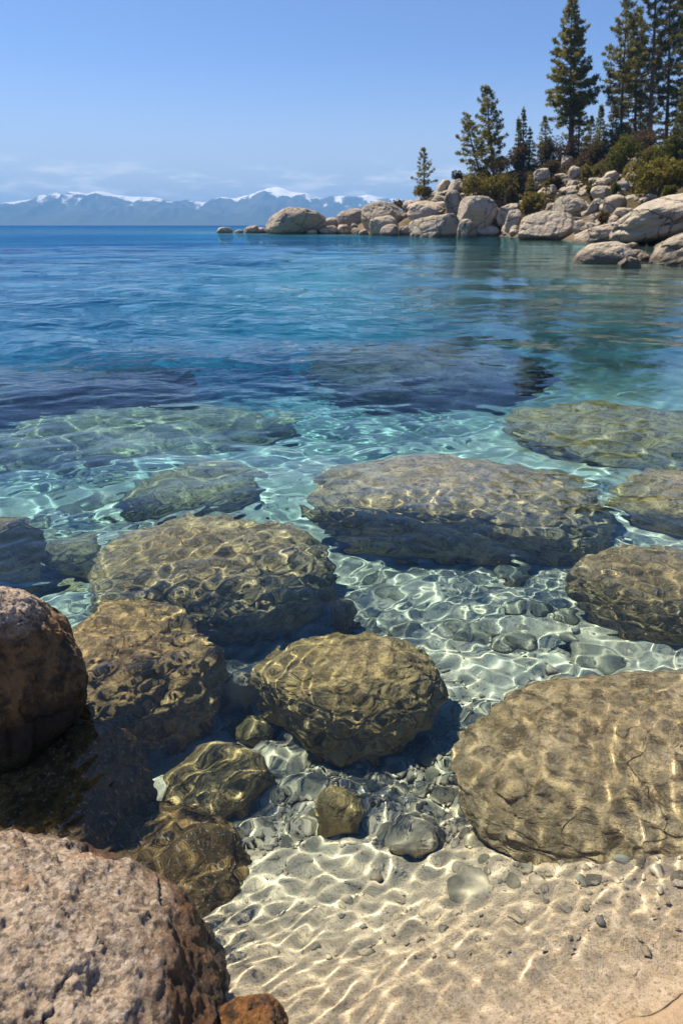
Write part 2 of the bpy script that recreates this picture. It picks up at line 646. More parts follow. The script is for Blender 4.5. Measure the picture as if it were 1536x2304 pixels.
# ------------------------------------------------------------------ setting: lake bed, water, hillside, mountains
def polar(r0, r1, segs, half, nang, cy=-1.0):
    rr = [r0]
    for lim, ratio in segs:
        while rr[-1] < lim:
            rr.append(rr[-1] * ratio + .0)
    rr = np.array(rr)
    th = np.linspace(-half, half, nang)
    Rg, Tg = np.meshgrid(rr, th, indexing='ij')
    return Rg * np.sin(Tg), cy + Rg * np.cos(Tg), rr, th


def build_bed():
    X, Y, rr, th = polar(.25, 0, [(1.5, 1.03), (2.5, 1.0028), (9, 1.0042), (60, 1.012), (9000, 1.04)], R(66), 620)
    x, y = X.ravel(), Y.ravel()
    z = bed_smooth(x, y)
    s = shore_s(x, y)
    P = np.stack([x, y, np.zeros_like(x)], -1)
    z = z + fbm(P * 1.1, 3, 3) * .06 * sstep(.3, 2, s) + fbm(P * .16, 3, 7) * .5 * sstep(5, 15, s)
    w = np.stack([x, y], -1) + .05 * np.stack([vnoise(P * 6, 81), vnoise(P * 6, 82)], -1)
    f1, f2, cid = worley(w * np.array([5.2, 6.2]), 5)
    dome = np.clip(1 - (f1 / .62) ** 2, 0, 1) * sstep(0, .12, f2 - f1)
    cov = sstep(.55, 1.15, s + .35 * fbm(P * 1.3, 3, 9)) * (1 - .5 * sstep(4, 7, s))
    cov = cov * (.45 + .55 * sstep(-.15, .2, fbm(P * .9, 2, 19)))
    z = z + cov * (dome * (.012 + .018 * cid) - .008) + fbm(P * 9, 4, 13) * .008
    z = z + .004 * np.sin(30 * (s + .1 * fbm(P * 2, 2, 15))) * (1 - sstep(.0, .45, s)) * sstep(.05, .15, s)
    # lip of wet sand where the water has cut the beach
    sh = s + .085 * fbm(P * 3, 3, 23) + .012 * fbm(P * 14, 3, 24)
    z = z - .014 * np.tanh(sh / .006) * (1 - sstep(.1, .5, np.abs(sh)))
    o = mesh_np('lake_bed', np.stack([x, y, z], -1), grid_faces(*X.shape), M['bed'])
    ld = np.full(len(x), -999.0)
    nm = np.hypot(x, y) < 300
    ld[nm] = land_d(x[nm], y[nm])
    attr(o, 'rocky', sstep(-62, -14, ld) * sstep(5, 11, y) * sstep(-.04, .1, x / np.maximum(y, 1)))  # where bed colour is darkened below the cove's tree reflections, besides its stones
    attr(o, 'stone', cid)
    attr(o, 'cobbled', np.clip(cov * (.35 + .65 * dome), 0, 1))
    o.cycles.is_caustics_receiver = True
    tag(o, kind='structure')
    return o


WRNG = np.random.default_rng(11)
WAVES = []
for lam, slope, cnt, spread, main in ((6.5, .02, 4, .4, -1.65), (3.2, .03, 6, .7, -1.75), (1.5, .036, 8, 1.0, -1.7), (.75, .036, 9, 3.14, 0), (.40, .045, 10, 3.14, 0), (.25, .052, 14, 3.14, 0), (.145, .042, 12, 3.14, 0)):
    for _ in range(cnt):
        lm = lam * WRNG.uniform(.72, 1.38)
        a = main + WRNG.uniform(-spread, spread)
        k = 2 * math.pi / lm
        WAVES.append((lm, slope * 1.41 / math.sqrt(cnt) / k, k * math.cos(a), k * math.sin(a), WRNG.uniform(0, 6.28)))
CHOP = []
for lam, slope, cnt in ((.10, .063, 12), (.052, .06, 10)):
    for _ in range(cnt):
        lm = lam * WRNG.uniform(.75, 1.35)
        a = 2.7 + WRNG.uniform(-1.5, 1.5)
        k = 2 * math.pi / lm
        CHOP.append((lm, slope * 1.41 / math.sqrt(cnt) / k, k * math.cos(a), k * math.sin(a), WRNG.uniform(0, 6.28)))


def water_z(x, y, spacing):
    P = np.stack([x, y, np.zeros_like(x)], -1)
    wx = x + .08 * vnoise(P * 1.7, 61)
    wy = y + .08 * vnoise(P * 1.7, 62)
    s = shore_s(x, y)
    z = np.zeros_like(x)
    calm = .72 + .28 * sstep(1.0, 4.0, s)
    far = .75 + 1.6 * sstep(5.0, 12.0, y)
    for lm, a, kx, ky, ph in WAVES:
        fade = 1 - sstep(.16 * lm, .34 * lm, spacing)
        if lm < .2:
            fade = fade * (1 - .6 * sstep(2.4, 4.5, s))
        if lm > .5:
            fade = fade * far
        z += a * fade * np.sin(kx * wx + ky * wy + ph)
    z *= calm * (.75 + .35 * vnoise(P * .55, 63)) * (1 - .72 * sstep(.02, .2, x / (y + 1.5)) * sstep(4, 11, y))
    cm = (1 - sstep(.15, .75, s)) * sstep(-.1, .05, s)
    # finer ripple patches added above the boulders to focus caustics on them
    focus_patch = np.zeros_like(x)
    for gx, gy, gr, gs in ((.0, 1.95, .36, 1), (-.65, 3.0, .62, .95), (1.15, 1.68, .62, .9), (-.85, 2.2, .42, .9), (1.55, 2.8, .42, .9), (.8, 4.3, .7, .8)):
        focus_patch = np.maximum(focus_patch, gs * np.exp(-(((x - gx) ** 2 + (y - gy) ** 2) / gr ** 2) ** 1.5))
    fm = np.maximum(cm * .8, (.40 + .55 * focus_patch) * (1 - sstep(3.2, 5.2, s)) * sstep(-.1, .05, s))
    left = np.exp(-(((x + .52) / .35) ** 2 + ((y - 1.25) / .35) ** 2))
    left2 = np.exp(-(((x + .13) / .14) ** 2 + ((y - .97) / .16) ** 2))
    cm = np.clip(cm * .8 + 1.2 * left + .7 * left2, 0, 1.5)
    for lm, a, kx, ky, ph in CHOP:
        z += (cm if lm < .062 else fm) * (1 - sstep(.16 * lm, .34 * lm, spacing)) * a * np.sin(kx * wx + ky * wy + ph)
    return z


def build_water():
    HALF = R(62)
    X, Y, rr, th = polar(.9, 0, [(1.6, 1.012), (5.5, 1.0031), (16, 1.0045), (60, 1.012), (8600, 1.03)], HALF, 760)
    dr = np.gradient(rr)
    sp = np.maximum(np.repeat(dr[:, None], len(th), 1), (rr * (th[1] - th[0]))[:, None]).ravel()
    x, y = X.ravel(), Y.ravel()
    z = water_z(x, y, sp)
    w = mesh_np('lake_water', np.stack([x, y, z], -1), grid_faces(*X.shape), M['water'])
    tag(w, kind='structure')
    w.cycles.is_caustics_caster = True
    # the body of water: a closed volume whose top skims just above the surface
    nf = int(np.searchsorted(rr, 16.0))
    ir = np.unique(np.concatenate([np.arange(0, nf, 3), np.arange(nf, len(rr))]))
    it = np.unique(np.append(np.arange(0, len(th), 3), len(th) - 1))
    Z = z.reshape(X.shape)
    off = (.0045 + (.0003 * np.maximum(rr - 5, 0).clip(0, 50)) * (1 - .9 * sstep(90, 170, rr)))[:, None]
    xs, ys, zs = X[np.ix_(ir, it)], Y[np.ix_(ir, it)], (Z + off)[np.ix_(ir, it)]
    nr, nt = xs.shape
    top = np.stack([xs, ys, zs], -1).reshape(-1, 3)
    idx = np.arange(nr * nt).reshape(nr, nt)
    rim = np.concatenate([idx[0, :], idx[1:, -1], idx[-1, -2::-1], idx[-2:0:-1, 0]])
    low = top[rim].copy()
    low[:, 2] = -45
    nb = len(top)
    li = nb + np.arange(len(rim))
    cen = np.array([[0, 100.0, -45]])
    V = np.vstack([top, low, cen])
    side = np.stack([rim, np.roll(rim, -1), np.roll(li, -1), li], -1)
    bot = np.stack([li, np.roll(li, -1), np.full(len(li), nb + len(rim))], -1)
    # rim runs along inner edge first: orient so that normals face outwards
    b = mesh_np('water_body', V, [grid_faces(nr, nt), side[:, ::-1], bot[:, ::-1]], M['water_body'], parent=w, smooth=False)
    tag(b, kind='structure')
    return w


def build_hill():
    us = np.linspace(-.17, 1.0, 420)
    ys = np.concatenate([np.linspace(18, 60, 60), np.linspace(61, 260, 260)])
    Yg, Ug = np.meshgrid(ys, us, indexing='ij')
    x, y = (Ug * Yg).ravel(), Yg.ravel()
    z = hill_z(x, y)
    z = np.where(z < -6, -6 - .1 * (-6 - z), z)
    P = np.stack([x, y, np.zeros_like(x)], -1)
    z = z + (fbm(P * .8, 4, 51) * .45) * sstep(-1, 4, z)
    o = mesh_np('hillside', np.stack([x, y, z], -1), grid_faces(*Yg.shape), M['hill'])
    tag(o, kind='structure')
    o.cycles.is_caustics_receiver = True
    return o


def build_mountains():
    prof = [(-900, 455), (-600, 432), (-300, 446), (-120, 440), (0, 457), (40, 452), (75, 447), (100, 437), (112, 440), (126, 433), (140, 437), (160, 431), (176, 431), (195, 436), (215, 430), (235, 431), (262, 438), (300, 442), (345, 443), (362, 446), (385, 452), (405, 452), (427, 449), (440, 453), (462, 455), (486, 446), (500, 441), (512, 444), (530, 446), (548, 440), (565, 438), (585, 428), (600, 422), (622, 420), (640, 424), (655, 431), (672, 433), (690, 434), (705, 441), (722, 446), (748, 441), (775, 440), (795, 441), (812, 440), (828, 437), (845, 442), (870, 446), (930, 450), (1000, 440), (1100, 455), (1300, 450), (1600, 440), (2000, 455)]
    px = np.array([p[0] for p in prof], float)
    py = np.array([p[1] for p in prof], float)
    dyn = (1152 - py) / FPX
    dy = CP + dyn * SP
    dz = -SP + dyn * CP
    uu = ((px - 768) / FPX) / dy
    RID = 9000.0
    hh = 1.5 + dz / dy * RID
    us = np.linspace(-1.05, 1.05, 1000)
    vs = np.linspace(0, 1, 90)
    H = np.interp(us, uu, hh)
    Y = np.concatenate([6700 + vs * (RID - 6700), RID + np.linspace(.02, 1, 14) * 1200])
    prof_v = np.concatenate([vs ** 1.15, np.linspace(.98, .3, 14)])
    Yg, Ug = np.meshgrid(Y, us, indexing='ij')
    Hg = prof_v[:, None] * H[None, :]
    Xg = Ug * RID * (.55 + .45 * Yg / RID)
    P = np.stack([Xg.ravel() * .0030, Yg.ravel() * .0011, np.zeros(Xg.size)], -1)
    spur = ridged(P, 5, 71, .55).reshape(Xg.shape)
    env = (np.sin(np.clip(prof_v, 0, 1) * math.pi) ** .8)[:, None]
    det = fbm(P * 7, 4, 75).reshape(Xg.shape)
    Z = Hg + env * (spur - .25) * 115 + det * 9 * np.minimum(1, env * 2 + .25)
    Z = Z * np.minimum(1, (np.concatenate([vs, np.ones(14)]) * 6))[:, None] - 3
    Q = np.stack([Xg.ravel() * .011 + .9 * fbm(P * 2, 2, 79), Yg.ravel() * .0032, np.zeros(Xg.size)], -1)
    hol = (1.15 * fbm(Q, 5, 77, .62).reshape(Xg.shape) - .35 * spur + 3.0 * (prof_v[:, None] - .84) + .0026 * (H[None, :] - 290))
    o = mesh_np('mountains', np.stack([Xg, Yg, Z], -1).reshape(-1, 3), grid_faces(*Xg.shape), M['mountain'])
    attr(o, 'hollow', hol.ravel())
    tag(o, kind='structure')
    # a low wooded foothill in front of the range
    us2 = np.linspace(-.25, .25, 300)
    hb = 34 * np.exp(-((us2 + .02) / .07) ** 2) + 20 * np.exp(-((us2 - .12) / .06) ** 2) + 12 * np.exp(-((us2 + .2) / .05) ** 2)
    hb = hb * (1 + .25 * fbm(np.stack([us2 * 60, us2 * 0, us2 * 0], -1), 4, 3))
    vv = np.linspace(0, 1, 16)
    Yg, Ug = np.meshgrid(6300 + 500 * vv, us2, indexing='ij')
    Z = np.sin(vv * math.pi)[:, None] * hb[None, :] - 2
    f = mesh_np('foothills', np.stack([Ug * 6500, Yg, Z], -1).reshape(-1, 3), grid_faces(*Yg.shape), M['mountain'])
    attr(f, 'hollow', np.full(Yg.size, -9.0))
    tag(f, kind='structure')


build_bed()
build_water()
build_hill()
build_mountains()


# ------------------------------------------------------------------ boulders
def unit_rock(seed, lvl, rough=.16, facets=5, blocky=2.5, detail=.03):
    V, F = ico(lvl)
    rg = np.random.default_rng(seed)
    q = blocky
    n = (np.abs(V) ** q).sum(1) ** (-1 / q)
    P = V * n[:, None]
    off = rg.uniform(-50, 50, 3)
    P = P * (1 + rough * 1.5 * fbm(V * .9 + off, 2, seed)[:, None])
    for _ in range(facets):
        d = rg.normal(size=3)
        d[2] = d[2] * .7 + .1
        d /= np.linalg.norm(d)
        hgt = rg.uniform(.62, .9)
        e = P @ d - hgt
        sm = .06 if facets < 6 else .035
        ov = sm * np.logaddexp(0, e / sm)
        P = P - (ov * .85)[:, None] * d
    P = P * (1 + rough * .55 * fbm(V * 2.6 + off, 4, seed + 9)[:, None])
    cr = ridged(V * 1.35 + off * .3, 3, seed + 21)
    P = P * (1 - rough * .5 * sstep(.55, .95, cr)[:, None])
    if lvl >= 7:
        # fracture lines and a few spalled hollows
        n1 = np.abs(vnoise(V * 1.7 + off + .25 * fbm(V * 5, 3, seed + 51)[:, None], seed + 41))
        n2 = np.abs(vnoise(V * 2.9 + off * .7 + .2 * fbm(V * 7, 3, seed + 52)[:, None], seed + 43))
        mk = sstep(-.1, .25, vnoise(V * 1.3 - off, seed + 45))
        P = P * (1 - .030 * (1 - sstep(0, .035, n1)) * mk - .02 * (1 - sstep(0, .03, n2)) * (1 - mk))[:, None]
        sp = sstep(.38, .46, fbm(V * 3.3 - off, 3, seed + 47))
        P = P * (1 - .022 * sp)[:, None]
    if detail:
        P = P * (1 + detail * fbm(V * 9 + off, 5, seed + 33, .6)[:, None])
    lo, hi = P.min(0), P.max(0)
    return (P - (lo + hi) / 2) / ((hi - lo) / 2), F


def rot_y(P, a):
    c, s = math.cos(a), math.sin(a)
    return np.stack([P[:, 0] * c + P[:, 2] * s, P[:, 1], -P[:, 0] * s + P[:, 2] * c], -1)


def rot_z(P, a):
    c, s = math.cos(a), math.sin(a)
    return np.stack([P[:, 0] * c - P[:, 1] * s, P[:, 0] * s + P[:, 1] * c, P[:, 2]], -1)


def hit_land(px, py):
    """first point where the ray meets the hillside or the water"""
    d = ray(px, py)
    t = np.linspace(15, 260, 2600) / d[1]
    Q = CAM + t[:, None] * d
    g = np.maximum(hill_z(Q[:, 0], Q[:, 1]), 0)
    m = np.nonzero(Q[:, 2] <= g)[0]
    if len(m):
        return Q[m[0]]
    el = (g - CAM[2]) / Q[:, 1]
    el = np.where(land_d(Q[:, 0], Q[:, 1]) > 0, el, -9)
    i = int(np.argmax(el))
    return np.array([Q[i, 0], Q[i, 1], g[i]])


def hit_bed(px, py):
    d = -np.linspace(.0, 12, 1200)
    for z in d:
        q = water_point(px, py, z)
        if bed_smooth(q[0], q[1])[0] >= z:
            return q
    return q


def fit_rock(U, box, mode, k=.8, roll=0.0, sunk=.25, top=-.04, it=26):
    """find centre and radii so that the rock's outline fills the photo box"""
    x0, x1, y0, y1 = box
    sub = U[:: max(1, len(U) // 700)]
    xc = (x0 + x1) / 2
    p = hit_bed(xc, y1) if mode == 'sub' else hit_land(xc, y1)
    if mode == 'near':
        p = water_point(xc, y1)
    dist = math.hypot(p[0], p[1]) or 1
    rx = (x1 - x0) / 2 / FPX * math.hypot(dist, 1.5)
    az = math.atan2(p[0], p[1])
    ry = rx * k
    rz = max(.05, rx * (y1 - y0) / (x1 - x0))
    c = np.array([p[0] + math.sin(az) * ry, p[1] + math.cos(az) * ry])
    ground = bed_smooth if mode in ('sub', 'near') else (lambda a, b: np.maximum(hill_z(a, b), -.6))
    for i in range(it):
        g = float(ground(c[0], c[1])[0])
        if mode == 'near':
            g = max(g, -.35)
        cz = g + rz * (1 - 2 * sunk)
        if mode == 'sub' and cz + rz > top:
            e = (cz + rz - top)
            rz = max(.04, rz - e / (2 - 2 * sunk))
            ry *= 1.06
            cz = g + rz * (1 - 2 * sunk)
        W = rot_z(rot_y(sub * np.array([rx, ry, rz]), roll), -az) + np.array([c[0], c[1], cz])
        gz = ground(W[:, 0], W[:, 1])
        keep = W[:, 2] > gz - .02
        if mode != 'sub':
            keep &= W[:, 2] > -.005
        if keep.sum() < 8:
            rz *= 1.3
            continue
        a, b = (project_water if mode == 'sub' else project)(W[keep])
        bx0, bx1, by0, by1 = a.min(), a.max(), b.min(), b.max()
        dep = math.hypot(c[1], c[0])
        rx *= np.clip((x1 - x0) / (bx1 - bx0), .8, 1.25) ** .8
        c[0] += ((x0 + x1) / 2 - (bx0 + bx1) / 2) / FPX * dep * .8
        step = (y1 - by1)                                   # base too low in picture -> move away
        slope = max(.012, CAM[2] / dep)
        dy = -step / FPX * math.hypot(dep, 1.5) / slope * .45
        dy = np.clip(dy, -.12 * dep, .12 * dep)
        if mode == 'land':
            dy = np.clip(dy, -1.5, 1.5) * (.5 if i < 14 else .15)
        c[1] += dy
        rz *= np.clip((y1 - y0) / max(4, by1 - by0), .8, 1.25) ** .7
        ry = max(min(ry, rx * 2.6), .02) if mode == 'sub' else rx * k
        az = math.atan2(c[0], c[1])
    return np.array([c[0], c[1], cz]), (rx, ry, rz), az, (bx0, bx1, by0, by1)


LOG = []


def rock(name, label, cat, box, mode, mat, seed, lvl=5, k=.8, roll=0.0, sunk=.25, group=None, rough=.16, facets=5, blocky=2.5, detail=.03, top=-.04, fine=0.0, spec=None):
    U, F = unit_rock(seed, lvl, rough, facets, blocky, detail)
    if spec:
        c, rad, az, bb = np.array(spec[0]), spec[1], 0.0, box
    else:
        c, rad, az, bb = fit_rock(U, box, mode, k, R(roll), sunk, top)
    P = rot_z(rot_y(U * np.array(rad), R(roll)), -az)
    if fine:
        nrm = P / np.linalg.norm(P, axis=1)[:, None]
        P = P + nrm * (fine * ridged(P * 14, 4, seed + 3, .6) + .7 * fine * fbm(P * 34, 4, seed + 5, .65))[:, None]
    base = P[:, 2].min()
    o = mesh_np(name, P - np.array([0, 0, base]), F, M[mat])
    o.location = (c[0], c[1], c[2] + base)
    tag(o, label, cat, group)
    o.cycles.is_caustics_receiver = True
    LOG.append((label[:34], tuple(int(b) for b in box), tuple(int(b) for b in bb), [round(float(v), 2) for v in (*c, *rad)]))
    return o


SUBG = 'boulders under the clear water'
SUB = [
    # box (x0,x1,y0,y1), material, seed, lvl, k, roll, sunk, top, label
    ((570, 997, 1424, 1706), 'sub_olive', 3, 7, .8, 4, .12, -.20, 'round olive brown boulder under clear water, casting a shadow on pale sand'),
    ((200, 757, 1164, 1462), 'sub', 5, 7, .85, 4, .16, -.26, 'wide egg shaped boulder netted with light lines, above the mossy reef slab'),
    ((682, 1372, 1020, 1272), 'sub_grey', 8, 7, .72, 3, .16, -.30, 'largest grey boulder under the water, broad and low with a dark front'),
    ((1026, 2060, 1486, 1985), 'sub_bright', 13, 7, .55, -3, .3, -.07, 'huge tan boulder just under the surface at the sandy shallows, cut by the frame'),
    ((1274, 1680, 1236, 1448), 'sub_dark', 17, 7, .8, 0, .15, -.22, 'dark mottled boulder under water, directly above the huge tan boulder'),
    ((1372, 1760, 1048, 1222), 'sub_olive', 21, 6, .8, 0, .2, -.28, 'flat olive slab under rippled water, right of the largest grey boulder'),
    ((1130, 1720, 902, 1056), 'sub_brown', 24, 6, .8, 0, .2, -.32, 'long brown submerged slab below the reflected pines, beyond the olive slab'),
    ((-120, 692, 904, 1066), 'sub_grey', 28, 6, .55, 2, .15, -.40, 'long blue grey submerged reef with gold light flecks, beyond the cobbled bottom'),
    ((264, 586, 1044, 1160), 'sub_bright', 31, 6, .75, 2, .15, -.25, 'pale greenish boulder on cobbles at the foot of the long blue reef'),
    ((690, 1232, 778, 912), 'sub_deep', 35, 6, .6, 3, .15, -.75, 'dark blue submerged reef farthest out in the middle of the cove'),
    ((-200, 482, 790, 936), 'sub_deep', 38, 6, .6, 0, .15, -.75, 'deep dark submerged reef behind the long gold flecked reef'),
    ((-80, 106, 1164, 1325), 'sub_dark', 41, 6, .9, 0, .15, -.08, 'dark blue boulder under water cut by the frame, behind the wet brown boulder'),
    ((104, 242, 1208, 1290), 'sub', 44, 5, .9, 0, .15, -.1, 'small dim boulder between the dark blue boulder and the egg shaped boulder'),
    ((34, 184, 1310, 1364), 'sub_olive', 47, 5, .8, 0, .2, -.1, 'low mossy stone behind the top of the wet brown boulder'),
    ((90, 512, 1352, 1700), 'sub_brown', 51, 7, .9, 10, .3, -.13, 'jagged mossy reef slab just below the surface beside the wet brown boulder'),
    ((366, 612, 1672, 1856), 'sub_brown', 55, 6, .9, 5, .15, -.10, 'golden brown knobbly boulder in the shallows left of the gravel'),
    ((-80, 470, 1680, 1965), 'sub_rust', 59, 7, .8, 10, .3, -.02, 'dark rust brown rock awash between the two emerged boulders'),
    ((-120, 200, 1640, 1800), 'sub_rust', 60, 6, .8, 0, .3, -.05, 'black brown slab sunk in the shade between the wet brown boulder and the rusty rock'),  # added rock, its dark colour stands for the shade over pale sand
    ((496, 578, 1514, 1604), 'cobble', 62, 5, .9, 0, .15, -.1, 'pale grey green stone wedged against the round olive boulder'),
    ((522, 624, 1602, 1676), 'sub_olive', 65, 5, .9, 0, .2, -.1, 'brownish stone touching the lower left of the round olive boulder'),
    ((564, 702, 1654, 1744), 'cobble', 68, 5, .9, 0, .15, -.08, 'pale lumpy stone behind the golden brown boulder'),
    ((628, 742, 1726, 1804), 'cobble', 71, 5, .9, 0, .2, -.06, 'flat greenish stone right of the golden brown boulder'),
    ((708, 816, 1772, 1874), 'sub_olive', 74, 5, .9, 0, .15, -.04, 'small olive stone on gravel below the round olive boulder'),
    ((874, 978, 1840, 1934), 'cobble', 77, 5, .9, 0, .15, -.03, 'smooth grey egg shaped stone on sand between olive and tan boulders'),
    ((1108, 1184, 1262, 1304), 'cobble', 80, 5, .9, 0, .15, -.2, 'pale green cobble under the front edge of the largest grey boulder'),
    ((1012, 1082, 1266, 1296), 'cobble', 83, 5, .9, 0, .2, -.2, 'darker teal cobble in the shade of the largest grey boulder'),
    ((742, 806, 1340, 1420), 'sub_dark', 86, 5, .9, 0, .2, -.15, 'shaded stone at the right end of the egg shaped boulder'),
    ((690, 792, 1876, 1940), 'cobble', 89, 5, .9, 0, .3, -.03, 'half buried pale stone below the small olive stone'),
    ((1010, 1120, 1950, 2040), 'cobble', 92, 5, .9, 0, .38, -.015, 'flat buried grey stone in the sandy shallows, farthest down the sand'),
    ((1130, 1240, 1540, 1610), 'cobble', 93, 5, .9, 0, .38, -.1, 'flat pale stone in the netted light left of the tan boulder top'),
    ((1310, 1400, 1450, 1505), 'cobble', 94, 5, .9, 0, .3, -.1, 'brownish cobble between the dark mottled and the tan boulder'),
]
# boulders whose far side lies outside the frame: given directly as (centre, radii)
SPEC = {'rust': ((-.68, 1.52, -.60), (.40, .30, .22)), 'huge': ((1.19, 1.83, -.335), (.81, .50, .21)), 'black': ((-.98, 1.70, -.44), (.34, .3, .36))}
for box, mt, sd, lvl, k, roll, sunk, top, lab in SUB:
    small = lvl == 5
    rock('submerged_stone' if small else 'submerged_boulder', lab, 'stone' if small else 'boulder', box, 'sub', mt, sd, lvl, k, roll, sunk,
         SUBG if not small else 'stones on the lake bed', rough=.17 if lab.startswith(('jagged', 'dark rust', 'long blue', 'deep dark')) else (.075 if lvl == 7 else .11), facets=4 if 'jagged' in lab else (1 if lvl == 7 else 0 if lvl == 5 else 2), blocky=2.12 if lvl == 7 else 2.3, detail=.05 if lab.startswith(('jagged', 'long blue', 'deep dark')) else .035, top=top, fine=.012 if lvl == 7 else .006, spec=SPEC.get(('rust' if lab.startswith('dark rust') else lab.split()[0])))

rock('boulder', 'wet brown boulder standing out of the water, pinkish top and black foot', 'boulder', (-330, 196, 1330, 1735), 'near', 'near_left', 103, 8, .8, 6, .2, 'boulders standing out of the near water', rough=.12, facets=4, blocky=2.5, detail=.03, fine=.006)
rock('boulder', 'coarse pinkish grey granite boulder filling the nearest corner, rust band at its waterline', 'boulder', (-620, 545, 1822, 2760), 'near', 'near_front', 107, 8, .75, 20, .2, 'boulders standing out of the near water', rough=.12, facets=4, blocky=2.4, detail=.03, fine=.011, spec=((-.80, .74, -.03), (.53, .5, .42)))
rock('boulder', 'small orange brown stone touching the foot of the nearest granite boulder', 'stone', (462, 640, 2240, 2400), 'near', 'rust', 111, 7, .8, 8, .2, 'boulders standing out of the near water', rough=.12, facets=3, blocky=2.4, detail=.03, fine=.004)

SHORE = [
    ((488, 525, 511, 524.5), 'low flat rock alone at the very tip of the point', .8, 0),
    ((527, 549, 516, 524.5), 'tiny dark rock next to the lone tip rock', .8, 0),
    ((549, 586, 507, 525), 'small pale humped rock left of the big tip boulder', .8, 0),
    ((574, 605, 511, 525), 'low pale rock touching the left side of the big tip boulder', .8, 0),
    ((598, 734, 466, 527), 'big rounded boulder ending the point, tan left and grey shaded right', .75, -6),
    ((690, 714, 517, 527.5), 'little round rock at the foot of the big tip boulder', .8, 0),
    ((716, 762, 507, 527), 'low grey boulder right of the big tip boulder', .8, 0),
    ((757, 792, 505, 527), 'small squat grey boulder in front of the angular boulder', .8, 0),
    ((731, 763, 489, 511), 'pale boulder with green tuft behind the low grey boulder', .8, 0),
    ((758, 823, 468, 517), 'angular tan boulder with a pointed top, beside the overhanging boulder', .7, -10),
    ((755, 796, 478, 498), 'pale boulder peeking out behind the angular tan boulder', .8, 0),
    ((812, 910, 452, 523), 'tall overhanging tan boulder with a flat cap', .8, 4),
    ((830, 896, 484, 530), 'grey dome boulder in front of the overhanging boulder', .8, -6),
    ((855, 897, 504, 531), 'small grey boulder at the waterline under the dome boulder', .8, 0),
    ((790, 812, 512, 528), 'small rock between the squat grey and dome boulders', .8, 0),
    ((806, 830, 516, 529), 'flat low rock at the waterline before the overhanging boulder', .8, 0),
    ((894, 922, 508, 530), 'small dark rock right of the dome boulder', .8, 0),
    ((910, 942, 502, 528), 'pale stone at the left end of the long front slab', .8, 0),
    ((916, 998, 451, 504), 'tan boulder leaning left above the long front slab', .75, -8),
    ((920, 1033, 480, 533), 'long grey front slab sloping into the water', .7, -10),
    ((998, 1040, 428, 484), 'pale upright smooth boulder below the leaning pine pair', .7, -24),
    ((1026, 1120, 441, 520), 'big cracked boulder with a knobbly face below the pine pair', .75, 0),
    ((1028, 1072, 492, 534), 'dark shaded boulder at the waterline left of the pebble cove', .8, 0),
    ((981, 1014, 402, 442), 'upright square column of rock beside the lone small pine', .8, 0),
    ((1005, 1050, 403, 438), 'blocky rock right of the square column', .8, -12),
    ((1034, 1071, 405, 432), 'rock slab under the left trunk of the pine pair', .8, -14),
    ((973, 1004, 438, 457), 'small pale rock below the square column', .8, 0),
    ((906, 938, 449, 472), 'small rock at the upper edge of the tip slope', .8, 0),
    ((914, 968, 452, 478), 'wide low rock behind the left leaning tan boulder', .8, 0),
    ((1130, 1174, 471, 528), 'pale standing boulder at the right of the pebble cove', .75, 12),
    ((1164, 1291, 474, 540), 'big split boulder with a diagonal crack standing at the waterline', .7, 0),
    ((1242, 1326, 437, 502), 'grey boulder with curved cracks behind the split boulder', .75, -8),
    ((1318, 1366, 446, 484), 'grey angular boulder in the middle of the slope', .8, -6),
    ((1326, 1379, 419, 453), 'brownish boulder lying under the leaning slab rock', .8, -4),
    ((1354, 1410, 437, 488), 'smooth dark grey boulder left of the giant slab', .8, -20),
    ((1372, 1760, 405, 548), 'giant pale granite slab sloping down to the water, cracked across', .75, -14),
    ((1288, 1434, 493, 548), 'pale flat topped boulder in front of the giant slab', .7, -6),
    ((1287, 1435, 543, 593), 'wedge shaped boulder alone in the water with a dark notch', .65, -9),
    ((1388, 1442, 577, 602), 'small wet rock awash beside the wedge shaped boulder', .8, 0),
    ((1458, 1720, 496, 600), 'warm pale rounded boulder cut by the frame at the near shore', .8, -16),
    ((1198, 1238, 379, 414), 'pale rock pair below the brown brush', .8, 0),
    ((1242, 1275, 390, 416), 'round grey rock left of the egg shaped standing stone', .8, 0),
    ((1275, 1308, 372, 408), 'egg shaped grey standing stone below the tall twin pine', .8, 10),
    ((1346, 1395, 384, 422), 'dark leaning slab rock pointing up to the right', .7, -30),
    ((1383, 1417, 403, 436), 'pale rock under the round green shrub', .8, 0),
    ((1396, 1443, 354, 390), 'pile topped grey rock among shrubs high on the slope', .8, 0),
    ((1514, 1560, 379, 408), 'pale rock above the giant slab at the frame edge', .8, 0),
    ((1318, 1357, 332, 355), 'half hidden grey rock high on the hill right of the twin pine', .8, 0),
    ((1318, 1352, 479, 510), 'tan round boulder between the split boulder and the flat topped one', .8, 0),
    ((1263, 1287, 401, 421), 'small pale rock below the round grey rock', .8, 0),
    ((1298, 1316, 412, 430), 'small bright stone below the egg shaped standing stone', .8, 0),
    ((1263, 1307, 417, 440), 'yellowish flat rock above the curved crack boulder', .8, 0),
    ((1206, 1256, 414, 452), 'mossy slanting rock behind the olive conifer shrub', .8, -24),
    ((1260, 1287, 350, 382), 'brown rock at the foot of the tall twin pine', .8, 0),
    ((1116, 1166, 458, 512), 'shadowed boulder deep in the dark gully', .8, 0),
    ((1286, 1322, 495, 528), 'pale stone heap right of the split boulder', .8, 0),
    ((1429, 1452, 520, 550), 'dark round rock in the shade under the giant slab', .8, 0),
    ((940, 990, 470, 498), 'small tan rock behind the long front slab', .8, 0),
    ((1060, 1110, 470, 515), 'grey block leaning on the cracked boulder', .8, 0),
]
